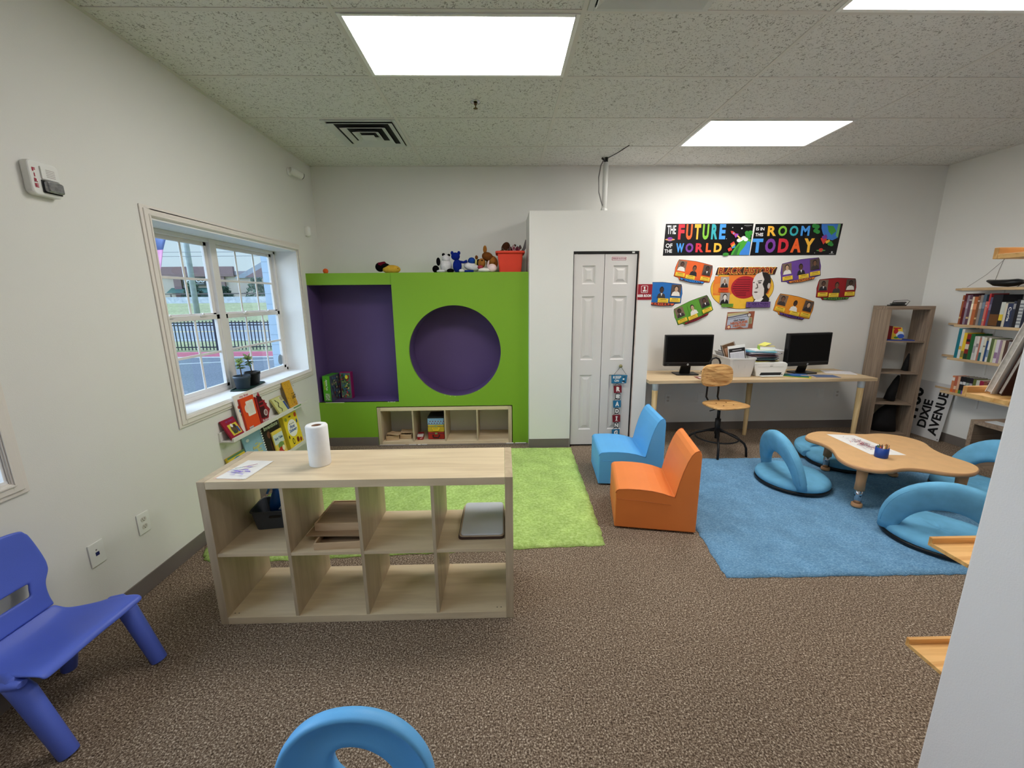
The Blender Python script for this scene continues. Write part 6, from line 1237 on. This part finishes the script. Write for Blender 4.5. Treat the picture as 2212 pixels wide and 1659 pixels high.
# ------------------------------------------------------------------ outside the window
GZ = -.1
M_ASPH = speckle('asphalt', [(.3, rgb(96, 104, 116)), (.7, rgb(134, 142, 152))], 30, .9, .3, .01, (.6, .06)); M_ROAD = mat('road_asphalt', rgb(150, 156, 166), .9, .05, 2)
M_GRASS = speckle('dry_grass', [(.3, rgb(132, 142, 104)), (.5, rgb(164, 168, 130)), (.7, rgb(192, 188, 156))], 5, .95, .6, .03, (.4, .12))
def ground(name, x0, x1, y0, y1, mt, z0=GZ-.05, z1=GZ): return struct(MB().box(x0, x1, y0, y1, z0, z1, mt).build(name))
ground('parking_lot', -45, XL-.27, -8, 12.55, M_ASPH); ground('lawn', -60, 6, 12.7, 17.2, M_GRASS, z1=GZ+.02); ground('road', -90, 10, 17.2, 31, M_ROAD)
struct(MB().box(-45, XL-1, 12.55, 12.7, GZ-.05, GZ+.13, C(206, 120, 140, .8)).build('curb'))
struct(MB().box(-45, XL-1, 12.3, 12.549, GZ, GZ+.004, C(176, 180, 180, .9)).build('gutter'))
a = MB(); a.add([(-11.2, 10.35, GZ+.004), (-6.6, 11.72, GZ+.004), (-6.6, 11.82, GZ+.004), (-11.2, 10.45, GZ+.004)], [(0, 1, 2, 3)], C(214, 220, 220)); struct(a.build('parking_line'))
b = MB(); b.box(-70, 8, 22.6, 22.75, GZ, GZ+.004, C(236, 206, 120)); b.box(-70, 8, 22.95, 23.1, GZ, GZ+.004, C(236, 206, 120)); struct(b.build('road_centre_line'))
b = MB(); b.box(-80, 8, 18.0, 18.12, GZ, GZ+.004, C(220, 224, 224)); b.box(-80, 8, 29.8, 29.95, GZ, GZ+.004, C(220, 224, 224)); struct(b.build('road_edge_line'))
b = MB(); b.prism([(31, -.16), (90, -.16), (90, 1.2), (62, 1.2), (50, .75), (36, .15), (31, -.08)], -90, 10, M_GRASS, Matrix(((0, 0, 1, 0), (1, 0, 0, 0), (0, 1, 0, 0), (0, 0, 0, 1)))); struct(b.build('embankment'))
struct(MB().box(-90, 10, 60, 60.4, 1.0, 2.0, speckle('pale_wall', [(.3, rgb(176, 184, 200)), (.7, rgb(214, 220, 230))], 2, .9, .2)).build('retaining_wall'))
r = thing('rail_barrier', 'dark horizontal rail above the pale wall far outside the window', 'barrier', (-45, 60.2, 2.0)); MB().box(-40, 50, -.05, .05, .35, .5, C(104, 96, 98)).build('rail', r)
for k in range(12): MB().box(-38+k*6, -37.85+k*6, -.06, .06, 0, .5, C(104, 96, 98)).build('post', r)
# fence
M_IRON = mat('fence_iron', rgb(40, 42, 58), .5, .1, 5)
r = thing('iron_fence', 'black iron picket fence between the parking lot and the road', 'fence', (-13, 13.75, GZ))
b = MB()
for k in range(96): x = -4+k*.117*1.0; b.box(x, x+.022, -.012, .012, .06, 1.02, M_IRON)
pk = b.build('pickets', r); pk['kind'] = 'stuff'
for z in (.14, .86, .94): MB().box(-4.1, 7.4, -.02, .02, z, z+.035, M_IRON).build('rail', r)
for k in range(6): MB().box(-4.0+k*2.2+.9, -3.90+k*2.2+.9, -.05, .05, 0, 1.08, M_IRON).build('post', r)
# pole, wires, flag, barrel
M_POLE = mat('weathered_pole', rgb(176, 186, 184), .85, .12, 3)
tag(MB().tube([(-24.15, 33.3, -.1), (-24.15, 33.3, 11)], .20, M_POLE, 16).build('utility_pole'), 'weathered utility pole standing across the road outside the window', 'pole')
for k, (z, lb) in enumerate(((5.15, 'lowest thin power line crossing the sky outside'), (4.85, 'power line just under the lowest pair outside'), (6.1, 'upper power line crossing the sky behind the pole'), (6.35, 'highest power line visible through the window'))):
    tag(MB().tube([(-60+10*i, 33, z+.003*(i-4)**2) for i in range(9)], .018, C(110, 122, 134), 5).build('power_line'), lb, 'wire', 'power lines over the road')
r = thing('feather_flag', 'pink and blue feather flag by the parking lot, cut by the window edge', 'flag', (-7.50, 9.3, GZ))
MB().tube([(0, 0, 0), (0, 0, 2.6), (.04, 0, 3.0), (.28, 0, 3.16)], .012, M_BLACK, 6).build('flag_pole', r)
P = [[(.02+(w_*j/4), .02*math.sin(j), z) for j in range(5)] for z, w_ in ((1.9, .03), (2.2, .08), (2.45, .16), (2.75, .25), (3.0, .36), (3.12, .34))]
MB().grid(P[:4], C(226, 150, 190)).build('flag_cloth', r, solid=.004); MB().grid(P[3:], C(120, 140, 196)).build('flag_cloth', r, solid=.004)
tag(MB().lathe([(.28, 0), (.26, .9), (.2, 1.0), (0, 1.0)], C(240, 150, 40), 16, TR(-17.3, 25.6, GZ+.001)).build('traffic_barrel'), 'orange traffic barrel on the road outside the window', 'barrel')
# block column just outside
M_BLOCK = mat('painted_block', rgb(176, 196, 214), .8, .04, 4)
r = thing('block_column', 'pale blue painted block column outside at the right of the window', 'column', (-4.66, 8.3, GZ)); b = MB()
for k in range(22): b.box(.004, .6, .004, .6, k*.2+.006, (k+1)*.2, M_BLOCK)
b.box(.010, .594, .010, .594, 0, 4.4, C(140, 158, 174)); b.build('shaft', r)
# shops far behind
M_TAN = mat('shop_stucco', rgb(190, 180, 172), .9, .03, 1); M_BRK = mat('shop_brick', rgb(134, 112, 116), .9, .06, 2); M_CORN = mat('shop_cornice', rgb(142, 136, 150), .8, .03, 1)
r = thing('shop_building', 'long tan and brick shop building with a dark sign across the road', 'building', (-49.9, 76, 1.203))
MB().box(-22, 6.1, 0, 10, 0, 4.6, M_TAN).build('wall', r); MB().box(-22.3, 6.3, -.3, 10, 4.6, 5.3, M_CORN).build('cornice', r)
for k, x in enumerate((-14.5, -8.2, -.6, 4.6)): MB().box(x, x+1.3, -.35, 0, 0, 4.9, M_BRK).build('brick_pier', r)
MB().box(-10, 2.5, -.5, 0, 4.4, 6.1, M_BRK).build('raised_parapet', r); MB().box(-6.4, -2.0, -.55, -.0, 2.9, 4.25, C(30, 34, 48)).build('sign_board', r)
a = Art(FB(-4.2, 3.6, -.56)); a.text('PETCO', 0, .12, .62, (224, 230, 236), .03, width=3.2); a.rect(-1.2, 1.4, -.45, -.35, (150, 160, 170)); a.mb.build('sign_lettering', r, merge=False)
MB().prism([(0, 1.6), (0, 2.5), (-1.4, 1.6)], -9, -.5, C(58, 96, 92), Matrix(((0, 0, 1, 0), (1, 0, 0, 0), (0, 1, 0, 0), (0, 0, 0, 1)))).build('awning', r)
for x in (-7, -4.4): MB().box(x, x+2.2, -.05, .02, 0, 1.6, C(90, 110, 130)).build('shop_window', r)
r = thing('shop_building', 'gabled grey-roofed shop at the right of the building row', 'building', (-39.6, 69.5, 1.203))
MB().box(-3.2, 6.5, 0, 6, 0, 3.8, M_TAN).build('wall', r); MB().prism([(-3.8, 3.8), (7.1, 3.8), (2.2, 6.4), (1.1, 6.4)], -8, .3, mat('roof_grey', rgb(150, 160, 176), .8, .04, 1), frame((0, 0, 0), (1, 0, 0), (0, 0, 1), (0, -1, 0))).build('roof', r)
MB().prism([(-2.0, 3.9), (4.8, 3.9), (1.5, 5.7)], .3, .45, M_BRK, frame((0, 0, 0), (1, 0, 0), (0, 0, 1), (0, -1, 0))).build('gable', r)
M_FOL = mat('dark_foliage', rgb(96, 118, 104), .95, .3, 2, bump=1, bscale=3)
def tree(label, x, y, z, w_, h, seed):
    rg = random.Random(seed); r = thing('tree', label, 'tree', (x, y, z), 0, 'evergreen trees before the shops'); MB().tube([(0, 0, 0), (0, 0, h*.3)], .12, C(92, 80, 72), 8).build('trunk', r); b = MB()
    for k in range(620):
        q = rg.random(); rad = w_*(1-q*.72)*math.sqrt(rg.random()); an = rg.uniform(0, 2*PI); c = Vector((rad*math.cos(an), rad*math.sin(an), h*(.12+.86*q))); s_ = rg.uniform(.16, .34)
        e = [Vector((rg.gauss(0, 1), rg.gauss(0, 1), rg.gauss(0, 1))).normalized()*s_ for _ in range(3)]; b.add([c-e[0], c+e[1], c+e[0]+e[2]], [(0, 1, 2)], M_FOL)
    b.build('foliage', r, merge=False)
for k, a_ in enumerate((('dark evergreen tree at the left of the far shops', -58.6, 66, 1.19, 2.2, 3.4), ('dark evergreen beside the utility pole, before the shops', -48.0, 66, 1.19, 2.0, 3.0), ('small dark evergreen between the shops and the window mullion', -43.2, 66, 1.19, 1.5, 2.4), ('large dark evergreen before the gabled shop', -37.8, 65.5, 1.19, 2.0, 3.6), ('dark evergreen behind the block column', -33.4, 65.5, 1.19, 1.6, 3.0))): tree(*a_, 30+k)
